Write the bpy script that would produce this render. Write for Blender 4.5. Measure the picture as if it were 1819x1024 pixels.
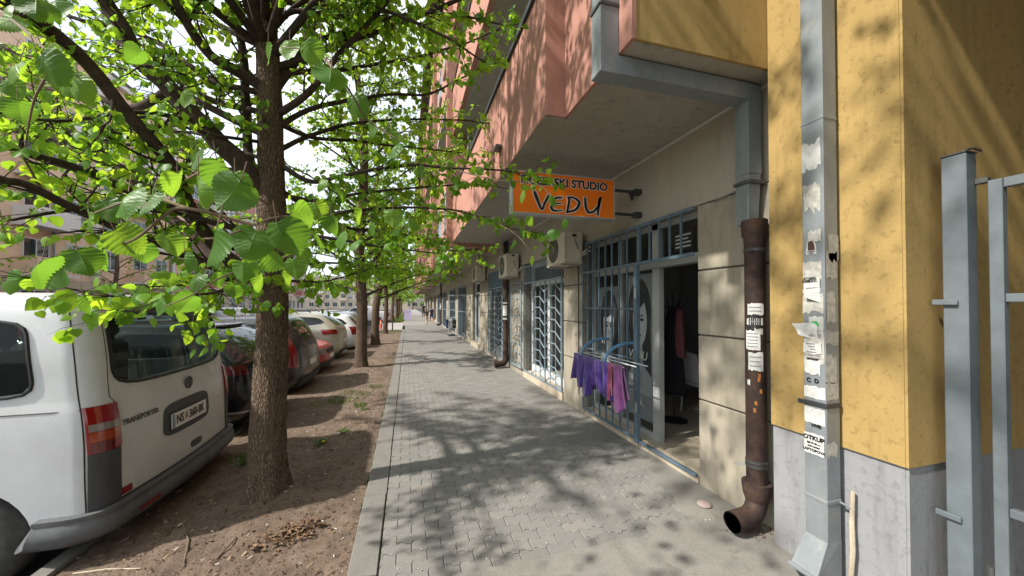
import bpy, bmesh, math, random
import numpy as np
from mathutils import Vector, Matrix, noise as mnoise

for o in list(bpy.data.objects): bpy.data.objects.remove(o)
S = bpy.context.scene
COL = S.collection
R = math.radians
random.seed(7); NP = np.random.default_rng(7)

# ------------------------------------------------------------------ camera, sky, sun, exposure
FPX, CXP, CYP, CAMH = 650.0, 909.5, 512.0, 1.65
YAW, PITCH = math.atan2(185.5, FPX), R(0.8)
SHPX = 29 - FPX*math.tan(PITCH)
cam = bpy.data.cameras.new('camera'); camo = bpy.data.objects.new('camera', cam); COL.objects.link(camo)
cam.sensor_width = 36; cam.lens = FPX/1819*36; cam.shift_y = SHPX/1819
cam.clip_start = 0.02; cam.clip_end = 2000
camo.location = (0, 0, CAMH); camo.rotation_euler = (R(90)+PITCH, 0, -YAW)
S.camera = camo
SUN = Vector((1.0, 0.17, -0.98)).normalized()          # direction the light travels
el = math.asin(-SUN.z); az = math.atan2(-SUN.x, -SUN.y)
W = bpy.data.worlds.new('World'); S.world = W; W.use_nodes = True
nt = W.node_tree; nt.nodes.clear()
sky = nt.nodes.new('ShaderNodeTexSky'); sky.sky_type = 'NISHITA'; sky.sun_disc = False
sky.sun_elevation = el; sky.sun_rotation = az
sky.air_density = 1.0; sky.dust_density = 2.0; sky.ozone_density = 1.0; sky.altitude = 80
bg = nt.nodes.new('ShaderNodeBackground'); bg.inputs[1].default_value = 0.15
wo = nt.nodes.new('ShaderNodeOutputWorld')
# thin bright high cloud over the whole sky
tc = nt.nodes.new('ShaderNodeTexCoord'); cn = nt.nodes.new('ShaderNodeTexNoise'); cn.inputs['Scale'].default_value = 2.2; cn.inputs['Detail'].default_value = 7; cn.inputs['Roughness'].default_value = .6
cr = nt.nodes.new('ShaderNodeValToRGB'); cr.color_ramp.elements[0].position = .3; cr.color_ramp.elements[0].color = (.22, .22, .22, 1); cr.color_ramp.elements[1].position = .62; cr.color_ramp.elements[1].color = (.84, .84, .84, 1)
cm = nt.nodes.new('ShaderNodeMixRGB'); cm.inputs[2].default_value = (6.9, 7.2, 7.5, 1)
nt.links.new(tc.outputs['Generated'], cn.inputs['Vector']); nt.links.new(cn.outputs[0], cr.inputs[0]); nt.links.new(cr.outputs[0], cm.inputs[0]); nt.links.new(sky.outputs[0], cm.inputs[1])
nt.links.new(cm.outputs[0], bg.inputs[0]); nt.links.new(bg.outputs[0], wo.inputs[0])
sl = bpy.data.lights.new('sun', 'SUN'); sl.energy = 4.2; sl.angle = R(1.4); sl.color = (1.0, 0.95, 0.87)
so = bpy.data.objects.new('sun', sl); COL.objects.link(so)
so.rotation_euler = SUN.to_track_quat('-Z', 'Y').to_euler(); so.location = (-10, -5, 20)
vs = S.view_settings; vs.view_transform = 'Standard'; vs.look = 'None'; vs.gamma = 1.0; vs.use_curve_mapping = False
vs.exposure = 0.7

_f = Vector((math.sin(YAW)*math.cos(PITCH), math.cos(YAW)*math.cos(PITCH), math.sin(PITCH)))
_r = Vector((math.cos(YAW), -math.sin(YAW), 0)); _u = _r.cross(_f); _c = Vector((0, 0, CAMH))
def ray(x, y): return _f*FPX + _r*(x-CXP) - _u*(y-CYP-SHPX)
def at(x, y, Y):                       # point at street distance Y
    r = ray(x, y); return _c + r*(Y/r.y)
def atd(x, y, d):                      # point d metres deep
    return _c + ray(x, y)*(d/FPX)

# ------------------------------------------------------------------ object helpers
ORG = {}
def tag(o, label=None, cat=None, group=None, kind=None):
    if label: o['label'] = label
    if cat: o['category'] = cat
    if group: o['group'] = group
    if kind: o['kind'] = kind
    return o
def thing(name, label, cat, loc=(0, 0, 0), group=None):
    o = bpy.data.objects.new(name, None); COL.objects.link(o); o.location = loc
    o.empty_display_size = 0.1
    ORG[o] = Vector(loc)
    return tag(o, label, cat, group)
def link(name, me, mat, parent=None):
    o = bpy.data.objects.new(name, me); COL.objects.link(o)
    if mat is not None and not me.materials: me.materials.append(mat)
    if parent is not None:
        o.parent = parent; ORG[o] = ORG.get(parent, Vector())
    else: ORG[o] = Vector()
    return o

class MB:
    def __init__(s): s.v = []; s.f = []; s.m = []; s.cur = 0
    def add(s, vs, fs):
        b = len(s.v); s.v += [tuple(p) for p in vs]
        for f in fs: s.f.append(tuple(i+b for i in f)); s.m.append(s.cur)
    def box(s, x0, x1, y0, y1, z0, z1, c=0.0, M=None):
        if x1 < x0: x0, x1 = x1, x0
        if y1 < y0: y0, y1 = y1, y0
        if z1 < z0: z0, z1 = z1, z0
        if c <= 0:
            vs = [(x, y, z) for z in (z0, z1) for y in (y0, y1) for x in (x0, x1)]
            fs = [(0, 2, 3, 1), (4, 5, 7, 6), (0, 1, 5, 4), (2, 6, 7, 3), (0, 4, 6, 2), (1, 3, 7, 5)]
        else:
            c = min(c, (x1-x0)*.45, (y1-y0)*.45, (z1-z0)*.45)
            bm = bmesh.new(); bmesh.ops.create_cube(bm, size=1)
            for v in bm.verts: v.co = ((x0+x1)/2+v.co.x*(x1-x0), (y0+y1)/2+v.co.y*(y1-y0), (z0+z1)/2+v.co.z*(z1-z0))
            bmesh.ops.bevel(bm, geom=bm.edges[:], offset=c, segments=1, affect='EDGES')
            bm.verts.index_update()
            vs = [v.co.copy() for v in bm.verts]; fs = [[v.index for v in f.verts] for f in bm.faces]; bm.free()
        if M: vs = [M @ Vector(p) for p in vs]
        s.add(vs, fs); return s
    def tube(s, pts, rad, n=8, caps=True, squash=None):
        pts = [Vector(p) for p in pts]
        if not hasattr(rad, '__len__'): rad = [rad]*len(pts)
        up = None; vs = []; fs = []
        for i, p in enumerate(pts):
            t = (pts[min(i+1, len(pts)-1)] - pts[max(i-1, 0)])
            if t.length < 1e-9: t = Vector((0, 0, 1))
            t.normalize()
            if up is None:
                a = Vector((0, 0, 1)) if abs(t.z) < .9 else Vector((1, 0, 0))
                up = (a - t*a.dot(t)).normalized()
            else:
                up = (up - t*up.dot(t))
                up = up.normalized() if up.length > 1e-6 else t.orthogonal().normalized()
            sd = t.cross(up)
            for k in range(n):
                a = 2*math.pi*k/n
                vs.append(p + (up*math.cos(a) + sd*math.sin(a))*rad[i])
        for i in range(len(pts)-1):
            for k in range(n):
                k2 = (k+1) % n
                fs.append((i*n+k, i*n+k2, (i+1)*n+k2, (i+1)*n+k))
        if caps:
            fs.append(tuple(range(n-1, -1, -1))); fs.append(tuple((len(pts)-1)*n+k for k in range(n)))
        s.add(vs, fs); return s
    def lathe(s, prof, n=24, origin=(0, 0, 0), axis='Z', closed=False):
        vs = []; fs = []; o = Vector(origin)
        for r, h in prof:
            for k in range(n):
                a = 2*math.pi*k/n; c, q = math.cos(a)*r, math.sin(a)*r
                vs.append(o + (Vector((c, q, h)) if axis == 'Z' else Vector((q, h, c)) if axis == 'Y' else Vector((h, c, q))))
        m = len(prof)
        for i in range(m if closed else m-1):
            j = (i+1) % m
            for k in range(n): k2 = (k+1) % n; fs.append((i*n+k, i*n+k2, j*n+k2, j*n+k))
        if not closed:
            if prof[0][0] > 1e-6: fs.append(tuple(range(n-1, -1, -1)))
            if prof[-1][0] > 1e-6: fs.append(tuple((m-1)*n+k for k in range(n)))
        s.add(vs, fs); return s
    def prism(s, poly, d):             # poly: 3D points in a plane, d: extrude vector
        n = len(poly); d = Vector(d)
        vs = [Vector(p) for p in poly] + [Vector(p)+d for p in poly]
        fs = [tuple(range(n-1, -1, -1)), tuple(range(n, 2*n))] + [(i, (i+1) % n, (i+1) % n+n, i+n) for i in range(n)]
        s.add(vs, fs); return s
    def grid(s, fn, nu, nv):
        vs = [fn(i/(nu), j/(nv)) for i in range(nu+1) for j in range(nv+1)]
        w = nv+1
        s.add(vs, [(i*w+j, (i+1)*w+j, (i+1)*w+j+1, i*w+j+1) for i in range(nu) for j in range(nv)]); return s
    def build(s, name, mat, parent=None, smooth=False, fix=True, mats=None):
        o = ORG.get(parent, Vector()) if parent is not None else Vector()
        me = bpy.data.meshes.new(name)
        me.from_pydata([(p[0]-o.x, p[1]-o.y, p[2]-o.z) for p in s.v], [], s.f)
        if fix:
            bm = bmesh.new(); bm.from_mesh(me); bmesh.ops.recalc_face_normals(bm, faces=bm.faces[:]); bm.to_mesh(me); bm.free()
        if mats:
            for m_ in mats: me.materials.append(m_)
            me.polygons.foreach_set('material_index', s.m)
        if smooth:
            me.polygons.foreach_set('use_smooth', [True]*len(me.polygons))
            if smooth != 'all': me.set_sharp_from_angle(angle=R(40))
        me.update()
        return link(name, me, mat, parent)

def struct(o): o['kind'] = 'structure'; return o

# ------------------------------------------------------------------ material helpers
def hexc(h):
    h = h.lstrip('#'); c = [int(h[i:i+2], 16)/255 for i in (0, 2, 4)]
    return tuple(((x+.055)/1.055)**2.4 if x > .04045 else x/12.92 for x in c)
class MT:
    def __init__(s, name):
        s.m = bpy.data.materials.new(name); s.m.use_nodes = True; s.t = s.m.node_tree; s.t.nodes.clear()
        s.out = s.n('OutputMaterial'); s.b = s.n('BsdfPrincipled'); s.l(s.b.outputs[0], s.out.inputs[0])
    def n(s, k, **kw):
        x = s.t.nodes.new('ShaderNode'+k)
        for a, b in kw.items(): setattr(x, a, b)
        return x
    def l(s, a, b): s.t.links.new(a, b)
    def coord(s, kind='Object', scale=(1, 1, 1)):
        c = s.n('TexCoord'); m = s.n('Mapping'); m.inputs['Scale'].default_value = scale
        s.l(c.outputs[kind], m.inputs[0]); return m.outputs[0]
    def noise(s, vec, scale, detail=6, rough=.6, dist=0):
        x = s.n('TexNoise'); x.inputs['Scale'].default_value = scale; x.inputs['Detail'].default_value = detail
        x.inputs['Roughness'].default_value = rough; x.inputs['Distortion'].default_value = dist
        s.l(vec, x.inputs['Vector']); return x.outputs[0]
    def ramp(s, fac, stops):
        x = s.n('ValToRGB'); e = x.color_ramp.elements
        while len(e) < len(stops): e.new(.5)
        for q, (p, c) in zip(e, stops):
            q.position = p; q.color = (*c, 1) if hasattr(c, '__len__') else (c, c, c, 1)
        s.l(fac, x.inputs[0]); return x.outputs[0]
    def mix(s, fac, a, b, mode='MIX'):
        x = s.n('MixRGB'); x.blend_type = mode
        for i, q in ((0, fac), (1, a), (2, b)):
            if hasattr(q, 'links') or hasattr(q, 'is_linked'): s.l(q, x.inputs[i])
            elif i == 0: x.inputs[0].default_value = q
            else: x.inputs[i].default_value = (*q, 1)
        return x.outputs[0]
    def bump(s, h, strength=.3, dist=.01, normal=None):
        x = s.n('Bump'); x.inputs['Strength'].default_value = strength; x.inputs['Distance'].default_value = dist
        s.l(h, x.inputs['Height'])
        if normal is not None: s.l(normal, x.inputs['Normal'])
        s.l(x.outputs[0], s.b.inputs['Normal']); return x.outputs[0]
    def set(s, color=None, rough=None, metal=None, spec=None, coat=None):
        b = s.b.inputs
        if color is not None:
            if hasattr(color, 'is_linked'): s.l(color, b['Base Color'])
            else: b['Base Color'].default_value = (*color, 1)
        if rough is not None:
            if hasattr(rough, 'is_linked'): s.l(rough, b['Roughness'])
            else: b['Roughness'].default_value = rough
        if metal is not None: b['Metallic'].default_value = metal
        if spec is not None: b['Specular IOR Level'].default_value = spec
        if coat is not None: b['Coat Weight'].default_value = coat; b['Coat Roughness'].default_value = .06
        return s
def sc(c, k): return tuple(x*k for x in c)
def simple(name, c, rough=.5, metal=0, spec=.5, var=.15, vs=6, bump=0, bs=40, coat=None):
    m = MT(name); v = m.coord()
    col = m.ramp(m.noise(v, vs, 8, .65), [(.3, sc(c, 1-var)), (.7, sc(c, 1+var))])
    m.set(col, rough, metal, spec, coat)
    if bump: m.bump(m.noise(v, bs, 5, .6), bump, .004)
    return m.m
M = {}

def stucco(name, c, relief=.5, grime=.35, scratch=True):
    m = MT(name); v = m.coord()
    big = m.noise(v, 1.3, 8, .7); mid = m.noise(v, 14, 6, .7)
    col = m.ramp(big, [(.25, sc(c, .86)), (.75, sc(c, 1.08))])
    col = m.mix(.12, col, m.ramp(mid, [(.3, sc(c, .7)), (.7, sc(c, 1.15))]))
    st = m.noise(m.coord('Object', (5, 5, .5)), 2.2, 8, .7)
    col = m.mix(m.ramp(st, [(.52, 0.0), (.75, grime)]), col, sc(c, .45))
    grain = m.noise(v, 170, 3, .6)
    h = m.noise(v, 75, 5, .68)
    if scratch:
        w = m.noise(m.coord('Object', (1, 1, 1.5)), 85, 2, .5, 1.2)
        rid = m.ramp(w, [(.43, 0.0), (.49, 1.0), (.51, 1.0), (.57, 0.0)])
        gate = m.ramp(m.noise(v, 22, 3, .6), [(.54, 0.0), (.64, 1.0)])
        rid = m.mix(1.0, rid, gate, 'MULTIPLY')
        col = m.mix(m.ramp(rid, [(0, 0.0), (1, .10)]), col, sc(c, .45))
        h = m.mix(.5, h, m.ramp(rid, [(0, .6), (1, 0.0)]))
    h = m.mix(.25, h, grain)
    m.set(col, .92, spec=.15); m.bump(h, relief, .007)
    return m.m
M['pink'] = stucco('pink_stucco', (.46, .235, .185), .35, .42, False)
M['yellow'] = stucco('yellow_stucco', (.40, .275, .105), .85, .45)
M['grey_plinth'] = stucco('grey_plinth', (.275, .28, .29), .75, .6)
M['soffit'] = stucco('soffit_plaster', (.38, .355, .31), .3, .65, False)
M['white_plaster'] = stucco('white_plaster', (.72, .70, .67), .2, .2, False)
M['apricot'] = stucco('apricot_plaster', (.74, .55, .39), .15, .2, False)
M['beige_plaster'] = stucco('beige_plaster', (.52, .44, .34), .2, .35, False)
M['plaster'] = stucco('upper_wall_plaster', (.44, .40, .33), .3, .35, False)

def panel_mat():
    m = MT('stone_panel'); v = m.coord()
    c = (.355, .32, .255)
    col = m.ramp(m.noise(v, 1.8, 8, .7), [(.25, sc(c, .72)), (.5, c), (.75, sc(c, 1.1))])
    oi = m.n('ObjectInfo')
    col = m.mix(.25, col, m.ramp(oi.outputs['Random'], [(0, sc(c, .75)), (1, sc(c, 1.12))]))
    # grey patches where the paint came off
    pt = m.noise(v, 3.2, 5, .62, 1.2); col = m.mix(m.ramp(pt, [(.66, 0.0), (.69, .75)]), col, (.27, .28, .29))
    # dirt rising from the pavement, as on any wall foot (splash stains)
    sp = m.noise(m.coord('Object', (6, 6, 1.2)), 2.6, 7, .7); col = m.mix(m.ramp(sp, [(.46, 0.0), (.75, .6)]), col, (.19, .155, .11))
    ds = m.n('TexVoronoi'); ds.inputs['Scale'].default_value = 26; m.l(v, ds.inputs[0])
    col = m.mix(m.ramp(ds.outputs[0], [(.06, .55), (.10, 0.0)]), col, (.16, .12, .09))
    # comb marks
    wv = m.n('TexWave'); wv.inputs['Scale'].default_value = 60; wv.inputs['Distortion'].default_value = 1.5
    m.l(m.coord('Object', (1, 1, .9)), wv.inputs[0])
    h = m.mix(.3, m.noise(v, 60, 5, .65), wv.outputs['Color'])
    m.set(col, .9, spec=.2); m.bump(h, .3, .006); return m.m
M['panel'] = panel_mat()

def paver_mat():
    m = MT('concrete_paver'); c = (.215, .207, .192)
    oi = m.n('ObjectInfo'); a = m.n('Attribute'); a.attribute_name = 'rnd'
    ad = m.n('Math', operation='ADD'); m.l(oi.outputs['Random'], ad.inputs[0]); m.l(a.outputs['Fac'], ad.inputs[1])
    fr = m.n('Math', operation='FRACT'); m.l(ad.outputs[0], fr.inputs[0])
    col = m.ramp(fr.outputs[0], [(0, sc(c, .66)), (.5, c), (.9, sc(c, 1.16)), (1, (.33, .29, .235))])
    g = m.n('NewGeometry'); v = g.outputs['Position']
    col = m.mix(.5, col, m.ramp(m.noise(v, 1.6, 8, .7), [(.3, sc(c, .72)), (.7, sc(c, 1.22))]))
    sp = m.noise(v, 240, 3, .7); col = m.mix(.4, col, m.ramp(sp, [(.35, sc(c, .55)), (.7, sc(c, 1.5))]))
    st = m.noise(v, 5, 6, .7, .8); col = m.mix(m.ramp(st, [(.62, 0.0), (.74, .4)]), col, (.34, .27, .19))
    m.set(col, .9, spec=.25); m.bump(m.mix(.5, m.noise(v, 130, 4, .7), m.noise(v, 28, 4, .6)), .4, .004); return m.m
M['paver'] = paver_mat()
def ground_mat(name, stops, scale, fine=120, rough=.95, bump=.5, bd=.01, spots=None):
    m = MT(name); g = m.n('NewGeometry'); v = g.outputs['Position']
    col = m.ramp(m.noise(v, scale, 9, .7), stops)
    f = m.noise(v, fine, 4, .7)
    col = m.mix(.35, col, m.ramp(f, [(.3, sc(stops[0][1], .6)), (.7, sc(stops[-1][1], 1.35))]))
    if spots:
        p = m.noise(v, spots[0], 5, .6, .6); col = m.mix(m.ramp(p, [(spots[1], 0.0), (spots[1]+.08, spots[3])]), col, spots[2])
    m.set(col, rough, spec=.2); m.bump(m.mix(.5, f, m.noise(v, fine*.22, 5, .7)), bump, bd); return m.m
M['apron'] = ground_mat('cement_screed', [(.25, (.14, .132, .118)), (.5, (.215, .205, .187)), (.75, (.29, .277, .25))], 2.2, 150, .92, .45, .006, (7, .6, (.13, .115, .085), .55))
M['joint'] = ground_mat('joint_sand', [(.3, (.12, .115, .10)), (.7, (.22, .21, .185))], 9, 200)
M['kerb'] = ground_mat('kerb_concrete', [(.25, (.14, .134, .123)), (.75, (.235, .225, .206))], 3, 160, .9, .4, .005, (8, .6, (.15, .12, .09), .5))
M['soil'] = ground_mat('bare_soil', [(.25, (.068, .049, .037)), (.5, (.145, .105, .079)), (.75, (.25, .188, .145))], 3.2, 90, .98, .9, .02, (14, .6, (.04, .027, .018), .6))
M['asphalt'] = ground_mat('asphalt', [(.3, (.055, .054, .052)), (.7, (.095, .092, .088))], 1.2, 160)
M['far_paver'] = ground_mat('distant_paving', [(.3, (.20, .19, .175)), (.7, (.29, .275, .25))], .8, 30)
M['drive'] = ground_mat('driveway_concrete', [(.3, (.26, .25, .23)), (.7, (.38, .365, .335))], .8, 60)

def bark_mat():
    m = MT('bark'); v = m.coord('Object', (1, 1, .33))
    vo = m.n('TexVoronoi'); vo.feature = 'DISTANCE_TO_EDGE'; vo.inputs['Scale'].default_value = 62
    nz = m.n('TexNoise'); nz.inputs['Scale'].default_value = 14; m.l(v, nz.inputs[0])
    mv = m.n('MixRGB'); mv.inputs[0].default_value = .06; m.l(v, mv.inputs[1]); m.l(nz.outputs[1], mv.inputs[2]); m.l(mv.outputs[0], vo.inputs[0])
    c = (.205, .147, .104)
    col = m.ramp(vo.outputs[0], [(0, (.022, .015, .011)), (.10, sc(c, .7)), (.35, c), (.7, (.24, .18, .125))])
    col = m.mix(.35, col, m.ramp(m.noise(m.coord(), 7, 8, .7), [(.3, (.05, .036, .027)), (.55, c), (.75, (.24, .165, .09))]))
    m.set(col, .95, spec=.15)
    m.bump(m.mix(.35, m.ramp(vo.outputs[0], [(0, 0.0), (.3, 1.0)]), m.noise(m.coord(), 90, 5, .7)), .9, .02); return m.m
M['bark'] = bark_mat()
M['limb_bark'] = simple('limb_bark', (.062, .045, .036), .95, spec=.15, var=.45, vs=18, bump=.7, bs=70)
M['twig'] = simple('twig_bark', (.16, .11, .07), .8, var=.3)

def leaf_mat(name, d, t, sheen=.35, veins=False):
    m = MT(name); m.t.nodes.remove(m.b)
    a = m.n('Attribute'); a.attribute_name = 'rnd'
    g = m.n('NewGeometry')
    nz = m.noise(g.outputs['Position'], 60, 4, .6)
    dc = m.ramp(a.outputs['Fac'], [(0, sc(d, .55)), (.5, d), (1, (d[0]*1.7, d[1]*1.35, d[2]*1.2))])
    tc = m.ramp(a.outputs['Fac'], [(0, sc(t, .6)), (.5, t), (1, (t[0]*1.5, t[1]*1.2, t[2]))])
    dc = m.mix(.25, dc, m.ramp(nz, [(.3, sc(d, .6)), (.7, sc(d, 1.35))]))
    vb = None
    if veins:
        au = m.n('Attribute'); au.attribute_name = 'uvw'; sx = m.n('SeparateXYZ'); m.l(au.outputs['Vector'], sx.inputs[0])
        av = m.n('Math', operation='ABSOLUTE'); m.l(sx.outputs[1], av.inputs[0])
        mu = m.n('Math', operation='MULTIPLY'); mu.inputs[1].default_value = .75; m.l(av.outputs[0], mu.inputs[0])
        su = m.n('Math', operation='SUBTRACT'); m.l(sx.outputs[0], su.inputs[0]); m.l(mu.outputs[0], su.inputs[1])
        sm = m.n('Math', operation='MULTIPLY'); sm.inputs[1].default_value = 48; m.l(su.outputs[0], sm.inputs[0])
        cs_ = m.n('Math', operation='COSINE'); m.l(sm.outputs[0], cs_.inputs[0])
        ve = m.ramp(cs_.outputs[0], [(.90, 0.0), (.99, 1.0)])
        mid = m.ramp(av.outputs[0], [(.008, 1.0), (.02, 0.0)])
        ve = m.mix(1.0, ve, mid, 'LIGHTEN')
        dc = m.mix(m.ramp(ve, [(0, 0.0), (1, .4)]), dc, (d[0]*2.4, d[1]*1.7, d[2]*2.2)); tc = m.mix(m.ramp(ve, [(0, 0.0), (1, .4)]), tc, sc(t, .5))
        bu = m.n('Bump'); bu.inputs['Strength'].default_value = .35; bu.inputs['Distance'].default_value = .002; m.l(ve, bu.inputs['Height']); vb = bu.outputs[0]
    df = m.n('BsdfPrincipled'); m.l(dc, df.inputs['Base Color']); df.inputs['Roughness'].default_value = .42; df.inputs['Specular IOR Level'].default_value = sheen
    if vb is not None: m.l(vb, df.inputs['Normal'])
    tr = m.n('BsdfTranslucent'); m.l(tc, tr.inputs[0])
    mx = m.n('MixShader'); mx.inputs[0].default_value = .5
    m.l(df.outputs[0], mx.inputs[1]); m.l(tr.outputs[0], mx.inputs[2]); m.l(mx.outputs[0], m.out.inputs[0])
    return m.m
M['leaf'] = leaf_mat('linden_leaf', (.10, .25, .030), (.46, .74, .045), .2)
M['big_leaf'] = leaf_mat('large_linden_leaf', (.08, .205, .032), (.27, .52, .04), .35, True)
M['grass'] = leaf_mat('grass_blade', (.06, .13, .022), (.14, .26, .03))

def pipe_mat():
    m = MT('galvanised_paint'); v = m.coord('Object', (1, 1, .35)); c = (.24, .265, .28)
    col = m.ramp(m.noise(v, 5, 8, .7), [(.3, sc(c, .8)), (.7, sc(c, 1.15))])
    col = m.mix(m.ramp(m.noise(m.coord(), 11, 6, .7), [(.56, 0.0), (.70, .5)]), col, (.36, .34, .30))
    m.set(col, .48, metal=.25); m.bump(m.noise(m.coord(), 25, 3, .5), .1, .004); return m.m
M['pipe'] = pipe_mat()
def rust_mat():
    m = MT('rusted_iron'); v = m.coord()
    col = m.ramp(m.noise(v, 7, 9, .7), [(.3, (.022, .017, .017)), (.48, (.052, .034, .029)), (.62, (.085, .050, .036)), (.78, (.16, .075, .035))])
    m.set(col, .75, metal=.2, spec=.3); m.bump(m.noise(v, 80, 5, .7), .5, .005); return m.m
M['rust'] = rust_mat()
M['gate'] = simple('gate_grey_paint', (.135, .16, .175), .45, metal=.1, var=.22, vs=5, bump=.1)
M['grille'] = simple('blue_grey_iron', (.115, .165, .215), .45, spec=.5, var=.2, vs=9, bump=.1)
M['pale_grille'] = simple('pale_blue_iron', (.20, .265, .31), .5, var=.15, vs=9)
M['alu'] = simple('grey_aluminium', (.40, .41, .40), .42, metal=.15, var=.08)
M['pvc'] = simple('white_pvc', (.58, .61, .63), .4, var=.05)
M['dark_steel'] = simple('dark_steel', (.035, .037, .04), .5, var=.3)
M['strap'] = simple('strap_steel', (.10, .10, .10), .5, metal=.5, var=.3)
M['black'] = simple('black_plastic', (.012, .012, .013), .55, var=.3)
M['rubber'] = simple('tyre_rubber', (.045, .043, .041), .85, var=.3, vs=20, bump=.2)
M['rim'] = simple('wheel_rim', (.38, .38, .39), .35, metal=.7, var=.1)
M['ac'] = simple('ac_casing', (.60, .55, .46), .55, var=.12, vs=8)
M['ac_slot'] = simple('ac_slots', (.40, .37, .31), .6)
M['orange'] = simple('orange_acrylic', (.88, .19, .008), .3, var=.04, vs=3)
M['ink'] = simple('black_ink', (.01, .01, .01), .5, var=.1)
M['white_ink'] = simple('white_print', (.80, .80, .78), .5, var=.03)
M['white_paint'] = simple('white_paint', (.75, .75, .73), .45, var=.05)
M['paper'] = simple('flyer_paper', (.54, .54, .515), .85, var=.22, vs=22)
M['paper_old'] = simple('weathered_paper', (.40, .39, .35), .9, var=.35, vs=30)
M['print_grey'] = simple('faded_print', (.22, .22, .23), .8, var=.2)
M['green_ink'] = simple('green_print', (.05, .45, .12), .7)
M['tile'] = simple('threshold_tile', (.50, .43, .33), .45, var=.12, vs=5)
M['wood'] = simple('weathered_wood', (.42, .36, .27), .85, var=.25, vs=12, bump=.4, bs=60)
M['stone'] = simple('pink_stone', (.34, .26, .24), .85, var=.12, vs=20, bump=.25)
M['room'] = simple('room_paint', (.30, .30, .31), .8, var=.05)
M['skin'] = simple('skin', (.50, .30, .21), .6, var=.05)
M['hair'] = simple('hair', (.035, .022, .015), .7)
M['navy'] = simple('navy_cloth', (.025, .03, .075), .85)
M['dark_cloth'] = simple('dark_cloth', (.025, .024, .028), .9, var=.3)
M['khaki'] = simple('khaki_cloth', (.45, .30, .16), .85)
M['shoe'] = simple('shoe', (.05, .05, .055), .7)
M['coat'] = simple('dark_coat', (.012, .013, .02), .9)
M['rose'] = simple('rose_cloth', (.26, .085, .10), .9)
M['lavender'] = simple('lavender_board', (.50, .44, .66), .5)
M['signal'] = simple('signal_orange', (.75, .12, .03), .5)
M['petal'] = simple('yellow_petal', (.80, .55, .02), .6)
M['roof_brown'] = simple('brown_sheet_metal', (.13, .045, .03), .5)
M['roof_tile'] = simple('roof_sheet', (.10, .07, .06), .7)
M['blind'] = simple('grey_blind', (.42, .42, .41), .6)

def towel(name, c):
    m = MT(name); v = m.coord()
    col = m.ramp(m.noise(v, 9, 7, .7), [(.3, sc(c, .7)), (.7, sc(c, 1.25))])
    m.set(col, .97, spec=.05); m.b.inputs['Sheen Weight'].default_value = .5
    m.bump(m.noise(v, 260, 3, .7), .6, .004); return m.m
M['purple'] = towel('purple_terry', (.075, .040, .215)); M['mauve'] = towel('mauve_terry', (.20, .062, .20)); M['pinkt'] = towel('rose_terry', (.30, .07, .13))

def paint(name, c, dirt=.12, dirtc=(.20, .17, .13), rough=.3, metal=0.0):
    m = MT(name); v = m.coord()
    col = m.ramp(m.noise(v, 1.4, 6, .6), [(.3, sc(c, .95)), (.7, sc(c, 1.03))])
    col = m.mix(m.ramp(m.noise(v, 3.5, 9, .75), [(.4, 0.0), (.85, dirt*2)]), col, dirtc)
    m.set(col, m.ramp(m.noise(v, 5, 6, .7), [(.3, rough*.8), (.8, rough*1.9)]), metal, coat=.4); return m.m
M['van_white'] = paint('van_white_paint', (.60, .615, .63), .13)
M['car_black'] = paint('black_car_paint', (.006, .007, .010), .03, rough=.16)
M['car_grey'] = paint('graphite_car_paint', (.045, .047, .05), .12, rough=.25, metal=.4)
M['car_red'] = paint('red_car_paint', (.42, .035, .03), .08)
M['car_beige'] = paint('champagne_car_paint', (.46, .43, .35), .08, metal=.3)
M['car_white'] = paint('white_car_paint', (.72, .73, .74), .05)
M['car_silver'] = paint('silver_car_paint', (.42, .44, .46), .06, metal=.4)
M['car_blue'] = paint('blue_grey_car_paint', (.20, .27, .36), .05, metal=.3)
M['bumper'] = simple('grey_bumper_plastic', (.10, .103, .108), .55, var=.3, vs=7)
M['trim'] = simple('charcoal_trim', (.06, .063, .068), .6, var=.2)
def lamp_mat(name, c, rough=.12):
    m = MT(name); v = m.coord(); w = m.n('TexWave'); w.inputs['Scale'].default_value = 22; w.bands_direction = 'Z'; m.l(v, w.inputs[0])
    m.set(m.mix(.35, m.ramp(w.outputs[1], [(0, sc(c, .6)), (1, sc(c, 1.2))]), c), rough, coat=.8); return m.m
M['lamp_red'] = lamp_mat('red_lamp', (.26, .008, .008)); M['lamp_dark'] = lamp_mat('dark_red_lamp', (.13, .012, .012))
M['lamp_amber'] = lamp_mat('amber_lamp', (.36, .05, .010)); M['lamp_clear'] = lamp_mat('clear_lamp', (.26, .22, .20))
def glass_mat(name, tint, rough=.03, alpha=0.0, tr=(.75, .85, .80)):
    m = MT(name); m.set(tint, rough, spec=.5)
    if alpha:
        t = m.n('BsdfTransparent'); t.inputs[0].default_value = (*tr, 1); mx = m.n('MixShader'); mx.inputs[0].default_value = alpha
        m.l(m.b.outputs[0], mx.inputs[1]); m.l(t.outputs[0], mx.inputs[2]); m.l(mx.outputs[0], m.out.inputs[0])
    return m.m
M['glass'] = glass_mat('car_glass', (.010, .014, .015)); M['pane'] = glass_mat('window_pane', (.03, .04, .045), .05)
M['van_glass'] = glass_mat('van_glass', (.008, .014, .012), .02, .62)
M['shop_glass'] = glass_mat('shop_glass', (.015, .018, .02), .03, .90, (.95, .97, .97))

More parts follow.
